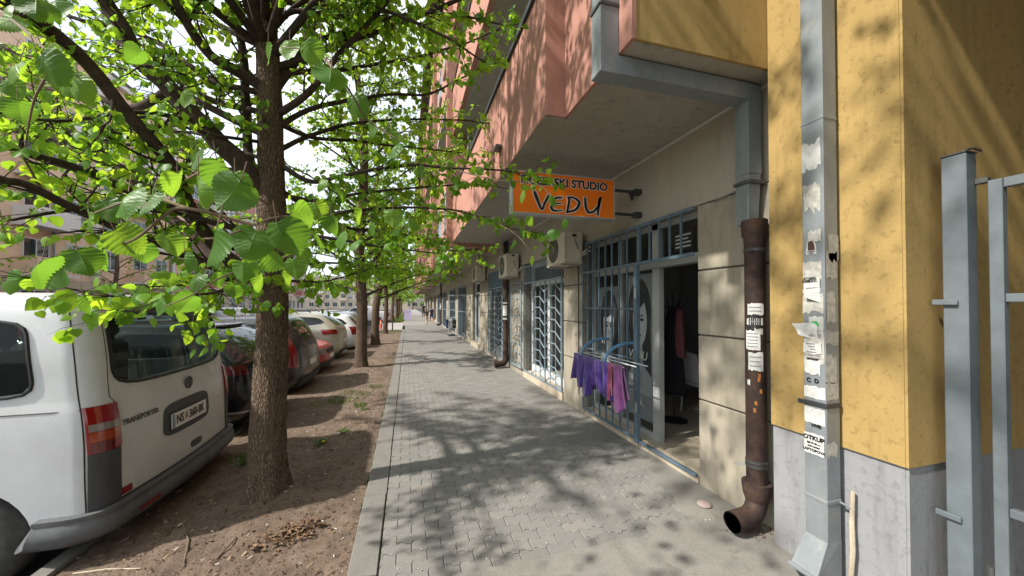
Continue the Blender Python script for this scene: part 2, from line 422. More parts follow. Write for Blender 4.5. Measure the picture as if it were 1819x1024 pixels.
# ------------------------------------------------------------------ lettering
def text(body, size, mat, parent, loc, face='-Y', offset=0.0, extrude=.0012, shear=0.0, align='CENTER', name='lettering', tilt=0, sx=1.0):
    cu = bpy.data.curves.new(name, 'FONT'); cu.body = body; cu.size = size; cu.align_x = align; cu.align_y = 'CENTER'
    cu.offset = offset; cu.extrude = extrude; cu.shear = shear; cu.resolution_u = 3
    tmp = bpy.data.objects.new('tmp', cu); COL.objects.link(tmp)
    dg = bpy.context.evaluated_depsgraph_get(); dg.update()
    me = bpy.data.meshes.new_from_object(tmp.evaluated_get(dg)); bpy.data.objects.remove(tmp); bpy.data.curves.remove(cu)
    rz = {'-Y': 0, '-X': -90, '+X': 90, '+Y': 180}[face]
    o = ORG.get(parent, Vector())
    me.transform(Matrix.Translation(Vector(loc)-o) @ Matrix.Rotation(R(rz), 4, 'Z') @ Matrix.Rotation(R(90), 4, 'X') @ Matrix.Rotation(R(tilt), 4, 'Z') @ Matrix.Diagonal((sx, 1, 1, 1)))
    me.materials.clear(); me.name = name
    return link(name, me, mat, parent)
# ================================================================== GROUND
def sheet(name, x0, x1, y0, y1, z, mat, t=.0):
    b = MB()
    if t: b.box(x0, x1, y0, y1, z-t, z)
    else: b.add([(x0, y0, z), (x1, y0, z), (x1, y1, z), (x0, y1, z)], [(0, 1, 2, 3)])
    return struct(b.build(name, mat))
sheet('ground', -400, 400, -400, 600, -.30, M['asphalt'])
sheet('parking_lot', -19, -2.28, -8, 120, -.20, M['asphalt'])
sheet('far_pavement', -22, -19, -8, 120, -.08, M['drive'], .2)
sheet('driveway', -2.27, -.345, 25.2, 34.5, -.012, M['drive'], .2)
# sand bed that shows in the joints
sidewalk = sheet('sidewalk', -.165, 2.60, -2.5, 30, -.010, M['joint'], .2)
sheet('far_sidewalk', -.345, 2.60, 30.001, 140, -.001, M['far_paver'], .2)
# cement apron by the corner pipe, its ragged edge laid over the pavers
def apron():
    b = MB(); top = []
    pts = [(.30, -2.5), (.27, 1.2), (.26, 1.9)]
    x = .27
    while x < 2.0: pts.append((x, 2.27+.05*mnoise.noise(Vector((x*3, 0, 1)))+.02*random.random())); x += .09
    x = 2.02; y = 2.30
    for i in range(9): pts.append((x+.02*random.random(), y)); x += .030; y += .062+.01*random.random()
    pts += [(2.36, 3.6), (2.60, 3.62), (2.60, 1.2), (7, 1.2), (7, -2.5)]
    b.prism([(p[0], p[1], -.05) for p in pts], (0, 0, .0535))
    return struct(b.build('cement_apron', M['apron']))
apron()
# pavers: running bond with wavy long edges
PL, PW = .196, .1015
def wave(u): u = (u % .5)*2; return .011*(1 if .12 < u < .5 else -1 if .62 < u < 1.0 else 0) if not (u <= .12 or .5 <= u <= .62) else .011*((u/.12)*2-1 if u <= .12 else 1-(u-.5)/.12*2)
US = [0, .06, .25, .31, .5, .56, .75, .81, 1]
g_ = .0019
def paver_outline():
    lo = [(u*PL + (g_ if i == 0 else -g_ if i == 8 else 0), wave(u)+g_) for i, u in enumerate(US)]
    hi = [(x, y+PW-2*g_) for x, y in reversed(lo)]
    return lo+hi
PO = paver_outline(); NPO = len(PO)
def paver_geo(x, y, z, tx, ty, cut0=None, cut1=None):
    c = (PL/2, PW/2)
    vs = []
    for (px, py), k in [(p, 0) for p in PO] + [(p, 1) for p in PO] + [(p, 2) for p in PO]:
        ins = .0035 if k == 2 else 0
        qx = px + (ins if px < c[0] else -ins); qy = py + (ins if py < c[1] else -ins)
        X = x+qx
        if cut0 is not None: X = max(X, cut0)
        if cut1 is not None: X = min(X, cut1)
        zz = (-.02 if k == 0 else -.003 if k == 1 else 0) + z + (qx-c[0])*tx + (qy-c[1])*ty
        vs.append((X, y+qy, zz))
    n = NPO
    fs = [(i, (i+1) % n, (i+1) % n+n, i+n) for i in range(n)] + [(i+n, (i+1) % n+n, (i+1) % n+2*n, i+2*n) for i in range(n)] + [tuple(range(2*n, 3*n))]
    return vs, fs
pm = []
for k in range(10):
    b = MB(); b.add(*paver_geo(0, 0, 0, random.gauss(0, .012), random.gauss(0, .018)))
    o = b.build('paver', M['paver'], sidewalk, fix=False); pm.append(o.data); bpy.data.objects.remove(o)
X0, X1 = -.162, 2.56
cells = []
row = 0; y = 1.55
while y < 29.9:
    x = X0 - (0 if row % 2 == 0 else PL/2)
    while x < X1-.03:
        cells.append((x, y)); x += PL
    y += PW; row += 1
def hidden(x, y):
    return (x > .27 and y+PW*.6 < 2.27) or (x > 2.2 and y < 2.85) or (y < 1.9)
vis = [c for c in cells if not hidden(*c)]
full = [c for c in vis if c[0] >= X0-.001 and c[0]+PL <= X1+.02]
near = set(full[:300])
for (x, y) in full[:300]:
    o = bpy.data.objects.new('paver', random.choice(pm)); COL.objects.link(o); o.parent = sidewalk
    o.location = (x, y, random.gauss(-.0012, .0012))
b = MB(); rnd = []
for c in vis:
    if c in near: continue
    x, y = c
    vs_, fs_ = paver_geo(x, y, random.gauss(-.001, .0012), random.gauss(0, .012), random.gauss(0, .018), X0, X1) if y < 14 else \
        ([(max(X0, x+.003), y+.003, 0), (min(X1, x+PL-.003), y+.003, 0), (min(X1, x+PL-.003), y+PW-.003, 0), (max(X0, x+.003), y+PW-.003, 0)], [(0, 1, 2, 3)])
    b.add(vs_, fs_); rnd += [random.random()]*len(vs_)
pf = b.build('paver_field', M['paver'], sidewalk, fix=False); pf['kind'] = 'stuff'
at_ = pf.data.attributes.new('rnd', 'FLOAT', 'POINT'); at_.data.foreach_set('value', rnd)
# kerb stones
def kerb(name, x0, x1, y0, y1, z0, z1, ln, mat, c=.012):
    root = bpy.data.objects.new(name, None); COL.objects.link(root); struct(root); root.location = ((x0+x1)/2, y0, 0); ORG[root] = Vector(root.location)
    y = y0
    while y < y1:
        j = random.uniform(-.004, .004); dz = random.uniform(-.004, .003)
        MB().box(x0+j, x1+j, y+.004, y+ln-.004, z0, z1+dz, c).build('kerb_stone', mat, root); y += ln
    return root
kerb('sidewalk_kerb', -.345, -.1685, -.6, 25, -.2, .003, 1.0, M['kerb'], .006)
kerb('parking_kerb', -2.285, -2.165, -2, 25, -.3, -.055, 1.0, M['kerb'])
# soil strip
def soil_z(x, y):
    t = (x+.345)/(-1.82)
    z = -.012 - .055*max(0, min(1, t)) + .030*mnoise.fractal(Vector((x*1.6, y*1.6, 3)), 1.0, 2.0, 4) + .010*mnoise.fractal(Vector((x*11, y*11, 7)), .8, 2.0, 3)
    r = math.hypot(x+1.15, y-3.66); z += .07*math.exp(-(r/.34)**2)
    r = math.hypot(x+1.19, y-10.45); z += .05*math.exp(-(r/.3)**2)
    if x > -.42: z = min(z, -.012)
    return z
def soil():
    b = MB(); xs = np.linspace(-2.165, -.343, 78)
    ys = np.concatenate([np.arange(-1, 1.6, .1), np.arange(1.6, 7, .024), np.arange(7, 14, .06), np.arange(14, 25.3, .15)])
    vs_ = [(x, y, soil_z(x, y)) for y in ys for x in xs]; w = len(xs)
    b.add(vs_, [(j*w+i, j*w+i+1, (j+1)*w+i+1, (j+1)*w+i) for j in range(len(ys)-1) for i in range(w-1)])
    return struct(b.build('soil_strip', M['soil'], smooth='all'))
soil()
def lawn(name, x0, x1, y0, y1):
    return sheet(name, x0, x1, y0, y1, -.03, M['soil'], .2)
lawn('lawn_strip', -2.27, -.345, 34.52, 120)
# litter of bark chips and dry leaves
def chips(n=13000):
    v = []; f = []; col = []
    for i in range(n):
        x = -.36-1.8*random.random()**1.0; y = 1.5+random.random()**1.8*14
        L = random.choice([.004, .006, .008, .011, .017])*random.uniform(.7, 1.4); w = L*random.uniform(.2, .55); a = random.uniform(0, math.pi); ti = random.gauss(0, .35)
        z = soil_z(x, y)+.003
        c, s = math.cos(a), math.sin(a); q = len(v)
        for (p, r_) in ((-1, -1), (1, -1), (1.1, .8), (-.8, 1)):
            v.append((x+c*p*L-s*r_*w, y+s*p*L+c*r_*w, z+p*L*ti+.002*r_)); 
        cc = random.random()
        col += [cc]*4
        f.append((q, q+1, q+2, q+3))
    b = MB(); b.v = v; b.f = f; b.m = [0]*len(f)
    m = MT('leaf_litter'); a = m.n('Attribute'); a.attribute_name = 'rnd'
    m.set(m.ramp(a.outputs['Fac'], [(0, (.05, .032, .02)), (.4, (.14, .085, .05)), (.75, (.20, .135, .085)), (.95, (.28, .20, .13)), (1, (.5, .46, .38))]), .9)
    o = b.build('ground_litter', m.m, fix=False); tag(o, 'brown bark chips and dry leaf bits scattered over the bare soil', 'leaf litter', kind='stuff')
    o.data.attributes.new('rnd', 'FLOAT', 'POINT').data.foreach_set('value', col)
chips()
def bits():
    b = MB()
    for i in range(60):
        x = random.uniform(-1.6, -.4); y = 2.0+random.random()**1.6*6; a = random.uniform(0, 3.1); z = soil_z(x, y)+.006
        b.tube([(x, y, z), (x+.022*math.cos(a), y+.022*math.sin(a), z+.003)], .0035, 5)
    for i in range(130):
        x = random.uniform(-.1, 2.3); y = 2.3+random.random()**1.5*6; r_ = random.uniform(.002, .005)
        b.tube([(x-r_, y, r_*.6), (x, y, r_), (x+r_, y, r_*.6)], [r_*.5, r_, r_*.5], 5)
    o = b.build('white_scraps', M['paper']); tag(o, 'small white scraps and grit lying on soil and pavers', 'litter', kind='stuff')
bits()
# fallen twigs on the soil, each one
TW = [((130, 1010), (190, 1005), (250, 1008)), ((325, 930), (335, 965), (325, 1005)), ((420, 960), (395, 985), (375, 1003)), ((540, 940), (515, 960), (500, 962))]
for i, p in enumerate(TW):
    q = []
    for (x, y) in p:
        r = ray(x, y); t = (-.04-CAMH)/r.z; w = _c+r*t; q.append((w.x, w.y, soil_z(w.x, w.y)+.008))
    o = MB().tube(q, [.005, .006, .003], 6).build('fallen_twig', M['twig'] if i != 0 else M['wood'])
    tag(o, ['pale bleached twig on the soil right under the white van bumper', 'dark crooked twig on the soil between van bumper and pavement', 'brown twig on the soil nearest the lower frame edge', 'short twig on the soil close to the pavement kerb'][i], 'twig', 'twigs fallen on the soil')
# heap of dead leaves
lv = []; lf_ = []
for i in range(260):
    x = -.80+random.gauss(0, .10); y = 3.02+random.gauss(0, .055)+.25*(x+.8); z = soil_z(x, y)+.008+abs(random.gauss(0, .012)); a = random.uniform(0, 6.28); L = random.uniform(.012, .03); c, s = math.cos(a), math.sin(a); k = len(lv)
    lv += [(x-c*L, y-s*L, z), (x-s*L*.5, y+c*L*.5, z+random.uniform(0, .012)), (x+c*L, y+s*L, z+random.uniform(-.004, .012)), (x+s*L*.5, y-c*L*.5, z+random.uniform(-.004, .01)), (x, y, z-.003)]
    lf_ += [(k, k+1, k+4), (k+1, k+2, k+4), (k+2, k+3, k+4), (k+3, k, k+4)]
b = MB(); b.v = lv; b.f = lf_; b.m = [0]*len(lf_)
tag(b.build('dead_leaves', simple('dead_leaf', (.17, .105, .06), .9, var=.6, vs=40), fix=False), 'small heap of curled brown dead leaves on the soil near the kerb', 'dead leaves', kind='stuff')
# grass blades and weeds
def blades(spots, name, label, n, h, parent=None):
    v = []; f = []; col = []
    for (cx, cy, rx, ry, m_) in spots:
        for i in range(int(n*m_)):
            a = random.uniform(0, 6.28); rr = math.sqrt(random.random()); x = cx+math.cos(a)*rr*rx; y = cy+math.sin(a)*rr*ry
            z = soil_z(x, y) if y < 25 else -.03
            hh = h*random.uniform(.4, 1.2); b_ = random.uniform(0, 6.28); w = .003+.02*h; lx, ly = math.cos(b_)*hh*.6, math.sin(b_)*hh*.6
            px, py = -math.sin(b_)*w, math.cos(b_)*w; q = len(v)
            v += [(x-px, y-py, z-.01), (x+px, y+py, z-.01), (x+lx*.4+px*.8, y+ly*.4+py*.8, z+hh*.65), (x+lx*.4-px*.8, y+ly*.4-py*.8, z+hh*.65), (x+lx, y+ly, z+hh*.9)]
            f += [(q, q+1, q+2, q+3), (q+3, q+2, q+4)]; col += [random.random()]*5
    b = MB(); b.v = v; b.f = f; b.m = [0]*len(f)
    o = b.build(name, M['grass'], parent, fix=False); o.data.attributes.new('rnd', 'FLOAT', 'POINT').data.foreach_set('value', col)
    return o
tag(blades([(-1.0, 7.2, .35, .5, 1), (-.75, 6.6, .12, .12, .3), (-1.35, 6.9, .3, .3, .4), (-.6, 7.9, .15, .15, .2), (-1.2, 9.4, .3, .2, .2), (-.5, 12, .2, .6, .2), (-1.0, 23.6, .9, 1.2, 3), (-1.75, 4.7, .18, .12, .25)], 'grass_patch', '', 420, .05), 'thin green grass growing in patches on the bare soil', 'grass', kind='stuff')
tag(blades([(-.352+.004*random.random(), y_, .012, .10, .04+.1*random.random()) for y_ in np.arange(2.0, 12, .42)]+[(-.166, y_, .003, .08, .03) for y_ in np.arange(2.6, 9, .9)], 'kerb_grass', '', 300, .022), 'tiny grass tufts along the pavement kerb joint', 'grass', kind='stuff')
tag(blades([(-1.1, 40, .9, 5, 6), (-1.1, 52, .9, 7, 6), (-1.1, 70, .9, 12, 5)], 'lawn_grass', '', 500, .12), 'green lawn beyond the concrete driveway', 'grass', kind='stuff')
def weed(x, y, n, L, label, flower=False):
    root = thing('weed', label, 'weed', (x, y, soil_z(x, y)), 'weeds on the soil strip')
    for i in range(n):
        a = 6.28*i/n+random.uniform(-.3, .3); l = L*random.uniform(.6, 1.1); w = l*.16; e = random.uniform(.3, .9)
        d = Vector((math.cos(a), math.sin(a), 0)); s = Vector((-d.y, d.x, 0)); p = Vector((x, y, soil_z(x, y)))
        b = MB(); pts = []
        for t, ww in ((0, .2), (.35, .8), (.7, 1.0), (1, .05)):
            c = p+d*l*t+Vector((0, 0, l*e*t*(1.35-t)))
            pts += [c-s*w*ww+Vector((0, 0, w*.5*ww)), c, c+s*w*ww+Vector((0, 0, w*.5*ww))]
        b.add(pts, [(k*3+j, k*3+j+1, k*3+j+4, k*3+j+3) for k in range(3) for j in range(2)])
        o = b.build('leaf', M['grass'], root, fix=False); o.data.attributes.new('rnd', 'FLOAT', 'POINT').data.foreach_set('value', [random.uniform(.4, 1)]*12)
    if flower:
        MB().lathe([(.001, 0), (.014, .004), (.016, .01), (.002, .012)], 10, (x+.05, y-.03, soil_z(x, y)+.035)).build('flower', M['petal'], root)
        MB().tube([(x+.01, y, soil_z(x, y)), (x+.05, y-.03, soil_z(x, y)+.036)], .002, 5).build('stem', M['grass'], root)
weed(-1.02, 4.93, 11, .13, 'leafy dandelion with a yellow flower right of the near trunk', True)
weed(-.80, 5.25, 14, .10, 'small bushy green weed on soil midway between trunk and kerb')
weed(-.66, 6.25, 10, .09, 'low green weed close to the pavement kerb by the grass')
weed(-1.68, 4.55, 10, .09, 'green weed behind the near trunk beside the van bumper')

# ================================================================== RIGHT APARTMENT BUILDING
FX = 2.575                       # shop front plane
bld = thing('apartment_building', 'pink apartment block with shops below overhanging balconies along the pavement', 'building', (2.575, 1.96, 0))
def part(name, mat, *boxes, parent=None, c=0, smooth=False):
    b = MB()
    for q in boxes: b.box(*q, c=c)
    return b.build(name, mat, parent if parent is not None else bld)
OPEN = [(2.78, 5.05), (5.80, 8.0), (9.75, 11.75), (13.35, 15.0), (16.6, 19.2), (20.6, 23.2), (25.5, 28), (30, 33), (35, 38), (40.5, 43.5), (46, 49), (52, 56)]
WEND = 60
# piers with stone panels
edges = [1.965] + [e for o_ in OPEN for e in o_] + [WEND]
zs = [-.05, .19, .78, 1.37, 1.96, 2.565]
for i in range(0, len(edges), 2):
    y0, y1 = edges[i], edges[i+1]
    part('pier_core', M['joint'], (2.60, 2.95, y0+.006, y1-.006, -.1, 2.56))
    cuts = [y0] + ([5.22] if abs(y0-5.05) < .01 else []) + [y1]
    if y1-y0 > 2.2: cuts = [y0, (y0+y1)/2, y1]
    for a, e in zip(cuts, cuts[1:]):
        lo = 0 if i else 1
        for k in range(len(zs)-1):
            z0, z1 = zs[k], zs[k+1]
            if k == 0: continue
            z0 = -.05 if k == 1 else z0
            j = random.uniform(-.002, .002)
            part('wall_panel', M['panel'], (FX+j, 2.63, a+.004, e-.004, z0+(.007 if k > 1 else 0), z1-.007), c=.006)
part('lintel_wall', M['plaster'], (2.592, 2.95, 1.97, WEND, 2.572, 3.305))
# soffit slab and parapets, storey by storey
part('plaster_bead', M['white_plaster'], (2.575, 2.591, 1.98, 20, 3.283, 3.299))
NB = 7; P0 = 2.95; PLEN = 6.85; PER = 7.9
part('soffit', M['soffit'], (1.36, 2.95, 1.975, 60, 3.30, 3.52))
FL = [3.30, 6.15, 9.0, 11.85]; TOP = 14.7
part('end_wall', M['yellow'], (1.345, 2.60, 1.955, 1.974, 3.303, 9))
part('fascia', M['pink'], (1.33, 1.36, 1.95, 2.95, 3.30, 9.0))
part('upper_wall', M['white_plaster'], (2.42, 3.2, 1.975, 62, 3.53, TOP))
def window_at(parent, x, y0, y1, z0, z1, face=-1, fm='pvc', pm_='pane', split=True, sill=True):
    """window in a wall facing -X (face -1) or +X (face 1) at plane x"""
    d = face
    fr = MB(); w = .06
    fr.box(x+d*.002, x+d*.03, y0, y1, z1-w, z1); fr.box(x+d*.002, x+d*.03, y0, y1, z0, z0+w)
    fr.box(x+d*.002, x+d*.03, y0, y0+w, z0+w, z1-w); fr.box(x+d*.002, x+d*.03, y1-w, y1, z0+w, z1-w)
    if split: ym = (y0+y1)/2; fr.box(x+d*.002, x+d*.028, ym-w*.6, ym+w*.6, z0+w, z1-w)
    wn = MB().box(x+d*.001, x+d*.010, y0+w, y1-w, z0+w, z1-w).build('window', M[pm_], parent)
    fr.build('frame', M[fm], wn)
    if sill: MB().box(x, x+d*.09, y0-.05, y1+.05, z0-.05, z0-.005).build('sill', M['blind'], wn)
    return wn
for k in range(NB):
    a = P0+k*PER; e = a+PLEN
    xf = 1.145 if k % 2 == 0 else 1.30
    for fi, z in enumerate(FL):
        if fi and k == 0: pass
        part('balcony_slab', M['soffit'], (xf+.03, 2.42, a+.02, e-.02, z+.005 if fi else 3.305, z+.20 if fi else 3.298+.1)) if fi else part('balcony_soffit', M['soffit'], (xf+.005, 1.362, a+.02, e-.02, 3.296, 3.5))
        if k % 2 == 0 or fi % 2 == 1:
            part('parapet', M['pink'], (xf, xf+.10, a if k else 3.001, e, z, z+1.22))
            part('parapet_coping', M['dark_steel'], (xf-.03, xf+.13, a-.02, e+.02, z+1.223, z+1.26))
            MB().tube([(xf+.05, a+.1, z+1.44), (xf+.05, e-.1, z+1.44)], .02, 6).build('hand_rail', M['pvc' if fi % 2 else 'dark_steel'], bld)
            for q in np.arange(a+.3, e, 1.55): MB().tube([(xf+.05, q, z+1.26), (xf+.05, q, z+1.44)], .012, 5).build('rail_post', M['dark_steel'], bld)
            for q in (a+1.2, a+4.2):
                window_at(bld, 2.42, q, q+1.6, z+.35, z+2.35)
        else:
            part('bay_wall', M['pink'], (xf, 2.42, a+.6, e-.6, z+.21, z+2.84))
            for q in (a+1.2, a+3.9): window_at(bld, xf, q, q+1.5, z+.95, z+2.35)
    # white screens between balconies and pink fins
    part('balcony_screen', M['white_plaster'], (1.5, 2.42, e-.32, e-.2, 3.55, TOP))
    part('fin_wall', M['pink'], (1.0 if k % 2 == 0 else 1.15, 2.42, e+.02, e+.32, 3.2, TOP))
    part('fin_wall', M['pink'], (1.25, 2.42, e+.78, e+1.03, 3.2, TOP))
part('step_face', M['pink'], (1.146, 1.345, 2.952, 2.9995, 3.30, 9.0))
part('roof', M['roof_tile'], (1.0, 9, 1.98, 62, TOP, TOP+.18))
part('roof_gutter', M['roof_brown'], (.78, .99, 1.98, 62, TOP-.16, TOP+.22))
part('rear_wall', M['white_plaster'], (8.6, 9, 1.98, 62, -.1, TOP)); part('far_wall', M['pink'], (3.2, 8.6, 61.6, 62, -.1, TOP))
# small metal stub on the fascia
tag(MB().box(1.06, 1.14, 4.45, 4.62, 3.63, 3.67, .004).build('metal_bracket', M['strap']), 'small grey metal bracket stub on the pink parapet above the orange sign', 'bracket')

# shop interiors: closed boxes behind the openings so that glass shows depth
def room(y0, y1, x1=5.2, z1=2.62, floor='tile'):
    part('room_wall', M['room'], (x1, x1+.1, y0-.2, y1+.2, 0, z1)); part('room_wall', M['room'], (2.96, x1, y0-.3, y0-.2, 0, z1)); part('room_wall', M['room'], (2.96, x1, y1+.2, y1+.3, 0, z1))
    part('room_ceiling', M['room'], (2.96, x1, y0-.2, y1+.2, z1+.001, z1+.08)); part('room_floor', M[floor], (2.96, x1, y0-.2, y1+.2, -.05, .09))
room(2.5, 5.35, 6.2); room(5.7, 8.1, 4.6); room(9.7, 11.8, 4.0)
part('threshold', M['tile'], (2.60, 2.958, 2.79, 5.04, -.1, .093)); part('threshold_riser', M['tile'], (2.578, 2.598, 2.79, 3.62, -.1, .06)); part('sill_wall', M['tile'], (2.582, 2.598, 3.63, 5.04, -.1, .075))
for q in range(3): part('floor_tile', M['tile'], (2.605, 2.95, 2.80+q*.28, 3.07+q*.28, .094, .099), c=.002)
part('threshold', M['beige_plaster'], (2.55, 2.958, 5.81, 7.99, -.1, .13)); part('threshold', M['beige_plaster'], (2.56, 2.958, 9.76, 11.74, -.1, .12)); part('threshold', M['tile'], (2.50, 2.958, 13.36, 14.99, -.1, .16))

# salon front: aluminium frame, panes, header, open doorway
def bars(mat, name, parent, *bx): return MB_boxes(bx).build(name, mat, parent)
def MB_boxes(bx, c=0):
    b = MB()
    for q in bx: b.box(*q, c=c)
    return b
sf = part('shop_front', M['alu'], (2.72, 2.78, 3.50, 3.62, .1, 2.56), (2.72, 2.78, 4.98, 5.04, .1, 2.56), (2.72, 2.78, 4.27, 4.33, .1, 2.56), (2.72, 2.78, 2.79, 5.04, 2.50, 2.565), (2.719, 2.781, 2.79, 5.04, 2.06, 2.16), (2.72, 2.78, 3.62, 5.04, .1, .17), (2.72, 2.78, 2.79, 2.82, .1, 2.06))
for (a, e, z0, z1) in ((3.62, 4.27, .17, 2.06), (4.33, 4.98, .17, 2.06), (3.62, 4.27, 2.16, 2.5), (4.33, 4.98, 2.16, 2.5), (2.82, 3.50, 2.16, 2.5)):
    MB().box(2.745, 2.751, a+.002, e-.002, z0+.002, z1-.002).build('pane', M['shop_glass'], sf)
part('entrance_header', M['alu'], (2.66, 2.715, 2.79, 3.62, 2.06, 2.15))
pn = MB().box(2.741, 2.744, 3.0, 3.3, 2.2, 2.42).build('window_notice', M['black'], sf)
for i in range(4): MB().box(2.7385, 2.7405, 3.04+(.04 if i == 2 else 0), 3.26, 2.24+i*.04, 2.255+i*.04).build('print_line', M['paper'], pn)
# portrait posters behind the glass: flat print in layers
def ell(cx, cz, rx, rz, n=28, a0=0, a1=2*math.pi, sk=0): return [(cx+rx*math.cos(a0+(a1-a0)*i/n)+sk*math.sin(a0+(a1-a0)*i/n), cz+rz*math.sin(a0+(a1-a0)*i/n)) for i in range(n)]
def flat(poly, x, mat, name, parent): return MB().prism([(x, p[0], p[1]) for p in poly], (.0008, 0, 0)).build(name, mat, parent)
gl = {k: simple('print_tone_%s' % k, (v, v, v*1.04), .7, var=.1, vs=14) for k, v in dict(a=.40, b=.07, c=.78, d=.60, e=.03).items()}
def poster(y0, y1, z0, z1, kind, label):
    p = thing('window_poster', label, 'poster', (2.77, (y0+y1)/2, z0), 'portrait posters in the salon window')
    X = 2.775
    MB().box(X, X+.004, y0, y1, z0, z1).build('sheet', gl['a'], p)
    w = (y1-y0); cy = (y0+y1)/2
    flat(ell(cy, z1-.45, w*.40, .40), X-.002, gl['b'], 'hair_print', p)
    flat([(cy-w*.38, z1-.45), (cy+w*.38, z1-.45), (cy+w*.42, z0+.5), (cy-w*.40, z0+.45)], X-.0025, gl['b'], 'hair_print', p)
    flat(ell(cy-w*.02*kind, z1-.58, w*.245, .30), X-.004, gl['c'], 'face_print', p)
    flat([(cy-w*.10, z1-.8), (cy+w*.10, z1-.8), (cy+w*.13, z1-1.1), (cy+w*.42, z1-1.25), (cy+w*.42, z0+.3), (cy-w*.42, z0+.3), (cy-w*.42, z1-1.25), (cy-w*.13, z1-1.1)], X-.0035, gl['d'], 'shoulder_print', p)
    flat(ell(cy+w*.05, z1-.31, w*.26, .13, sk=-.05), X-.006, gl['b'], 'fringe_print', p)
    for s in (-1, 1):
        flat(ell(cy+s*w*.10, z1-.56, w*.055, .018), X-.006, gl['e'], 'eye_print', p)
        flat(ell(cy+s*w*.10, z1-.51, w*.07, .008), X-.006, gl['b'], 'brow_print', p)
    flat([(cy-.012, z1-.60), (cy+.02, z1-.69), (cy-.016, z1-.69)], X-.006, gl['d'], 'nose_print', p)
    flat(ell(cy, z1-.755, w*.075, .018), X-.006, gl['e'], 'mouth_print', p)
    return p
poster(3.66, 4.24, .25, 2.02, 1, 'black and white portrait of a long haired woman behind the salon bars beside the doorway')
poster(4.36, 4.95, .45, 1.9, -1, 'black and white portrait behind the salon bars, farther from the doorway')
vp = text('VEDU', .15, M['paper'], sf, (2.7435, 3.95, 1.02), '-X', .003, .0004, .2, name='window_lettering')
text('VEDU', .12, M['paper'], sf, (2.7435, 4.68, 1.12), '-X', .002, .0004, .2, name='window_lettering')
# wall of the neighbouring shops
def front(y0, y1, z0, z1, x=2.74, doors=2, m='pvc'):
    f = part('shop_door', M[m], (x, x+.06, y0, y1, z1-.09, z1), (x, x+.06, y0, y0+.09, z0, z1-.09), (x, x+.06, y1-.09, y1, z0, z1-.09), (x+.0005, x+.0595, y0, y1, 2.06, 2.13), (x, x+.06, y0+.09, y1-.09, z0, z0+.16))
    n = doors
    for i in range(1, n): q = y0+(y1-y0)*i/n; MB().box(x-.003, x+.057, q-.055, q+.055, z0+.16, 2.06).build('door_stile', M[m], f)
    MB().box(x+.02, x+.026, y0+.09, y1-.09, z0+.16, 2.06).build('pane', M['shop_glass'], f)
    MB().box(x+.02, x+.026, y0+.09, y1-.09, 2.13, z1-.09).build('pane', M['shop_glass'], f)
    MB().tube([(x-.005, y0+.2, 1.0), (x-.05, y0+.2, 1.02), (x-.05, y0+.2, 1.28), (x-.005, y0+.2, 1.3)], .012, 6).build('door_handle', M['alu'], f)
front(5.82, 7.98, .135, 2.555); front(9.77, 11.73, .125, 2.555, m='alu'); front(13.37, 14.98, .165, 2.555, 2.70, 2, 'pvc')
for (a, e) in OPEN[4:]:
    front(a+.02, e-.02, .05, 2.555, 2.70, 2, 'alu' if a < 30 else 'blind')
    part('threshold', M['beige_plaster'], (2.57, 2.958, a+.01, e-.01, -.1, .045))
    part('room_back', M['room'], (3.6, 3.7, a, e, 0, 2.57)); part('room_floor', M['room'], (2.96, 3.6, a, e, -.05, .04))

# ================================================================== YELLOW BUILDING AT THE CORNER
yb = thing('corner_building', 'yellow stuccoed corner building with pale grey plinth beside the metal gate', 'building', (2.42, 1.24, 0))
part('street_wall', M['yellow'], (2.42, 2.595, 1.243, 1.951, .825, 9), parent=yb)
part('side_wall', M['yellow'], (2.423, 9, 1.23, 1.2425, .825, 9), parent=yb)
part('plinth', M['grey_plinth'], (2.438, 2.592, 1.252, 1.951, -.2, .821), parent=yb)
part('side_plinth', M['grey_plinth'], (2.440, 9, 1.238, 1.2515, -.2, .821), parent=yb)
part('inner_core', M['plaster'], (2.62, 9, 1.253, 1.90, -.2, 9), parent=yb)
part('passage_overhang', M['yellow'], (1.33, 9, -6, 1.22, 4.60, 9), parent=yb)
part('passage_wall', M['yellow'], (2.6, 9, -4.2, -4, -.2, 4.59), parent=yb); part('passage_back', M['yellow'], (8.9, 9, -3.99, 1.22, -.2, 4.59), parent=yb)
# ================================================================== GATE
gp = thing('gate_post', 'grey square steel gate post standing against the yellow corner wall', 'post', (2.66, 1.13, 0))
MB().box(2.605, 2.69, 1.095, 1.183, -.1, 2.39, .004).build('post', M['gate'], gp)
cap = MB(); cap.box(2.602, 2.693, 1.092, 1.186, 2.392, 2.40, .002); cap.tube([(2.6, 1.09, 2.402), (2.64, 1.084, 2.408), (2.70, 1.085, 2.403)], .006, 6); cap.build('cap', M['strap'], gp)
for z in (1.66, .60): MB().box(2.585, 2.598, 1.125, 1.215, z-.014, z+.014, .003).build('wall_tie', M['gate'], gp)
gt = thing('metal_gate', 'grey tubular steel gate leaf with three rails at the right frame edge', 'gate', (2.69, .5, 0))
for (n_, q) in (('stile', (2.66, 2.70, 1.005, 1.05, .03, 2.24)), ('stile', (2.66, 2.70, -.55, -.505, .03, 2.24)), ('rail', (2.662, 2.698, -.503, 1.003, 2.195, 2.24)), ('rail', (2.662, 2.698, -.503, 1.003, 1.66, 1.70)), ('rail', (2.662, 2.698, -.503, 1.003, .67, .71)), ('rail', (2.662, 2.698, -.503, 1.003, .03, .07)), ('bar', (2.666, 2.694, .24, .27, .712, 1.658))):
    MB().box(*q, c=.003).build(n_, M['gate'], gt)
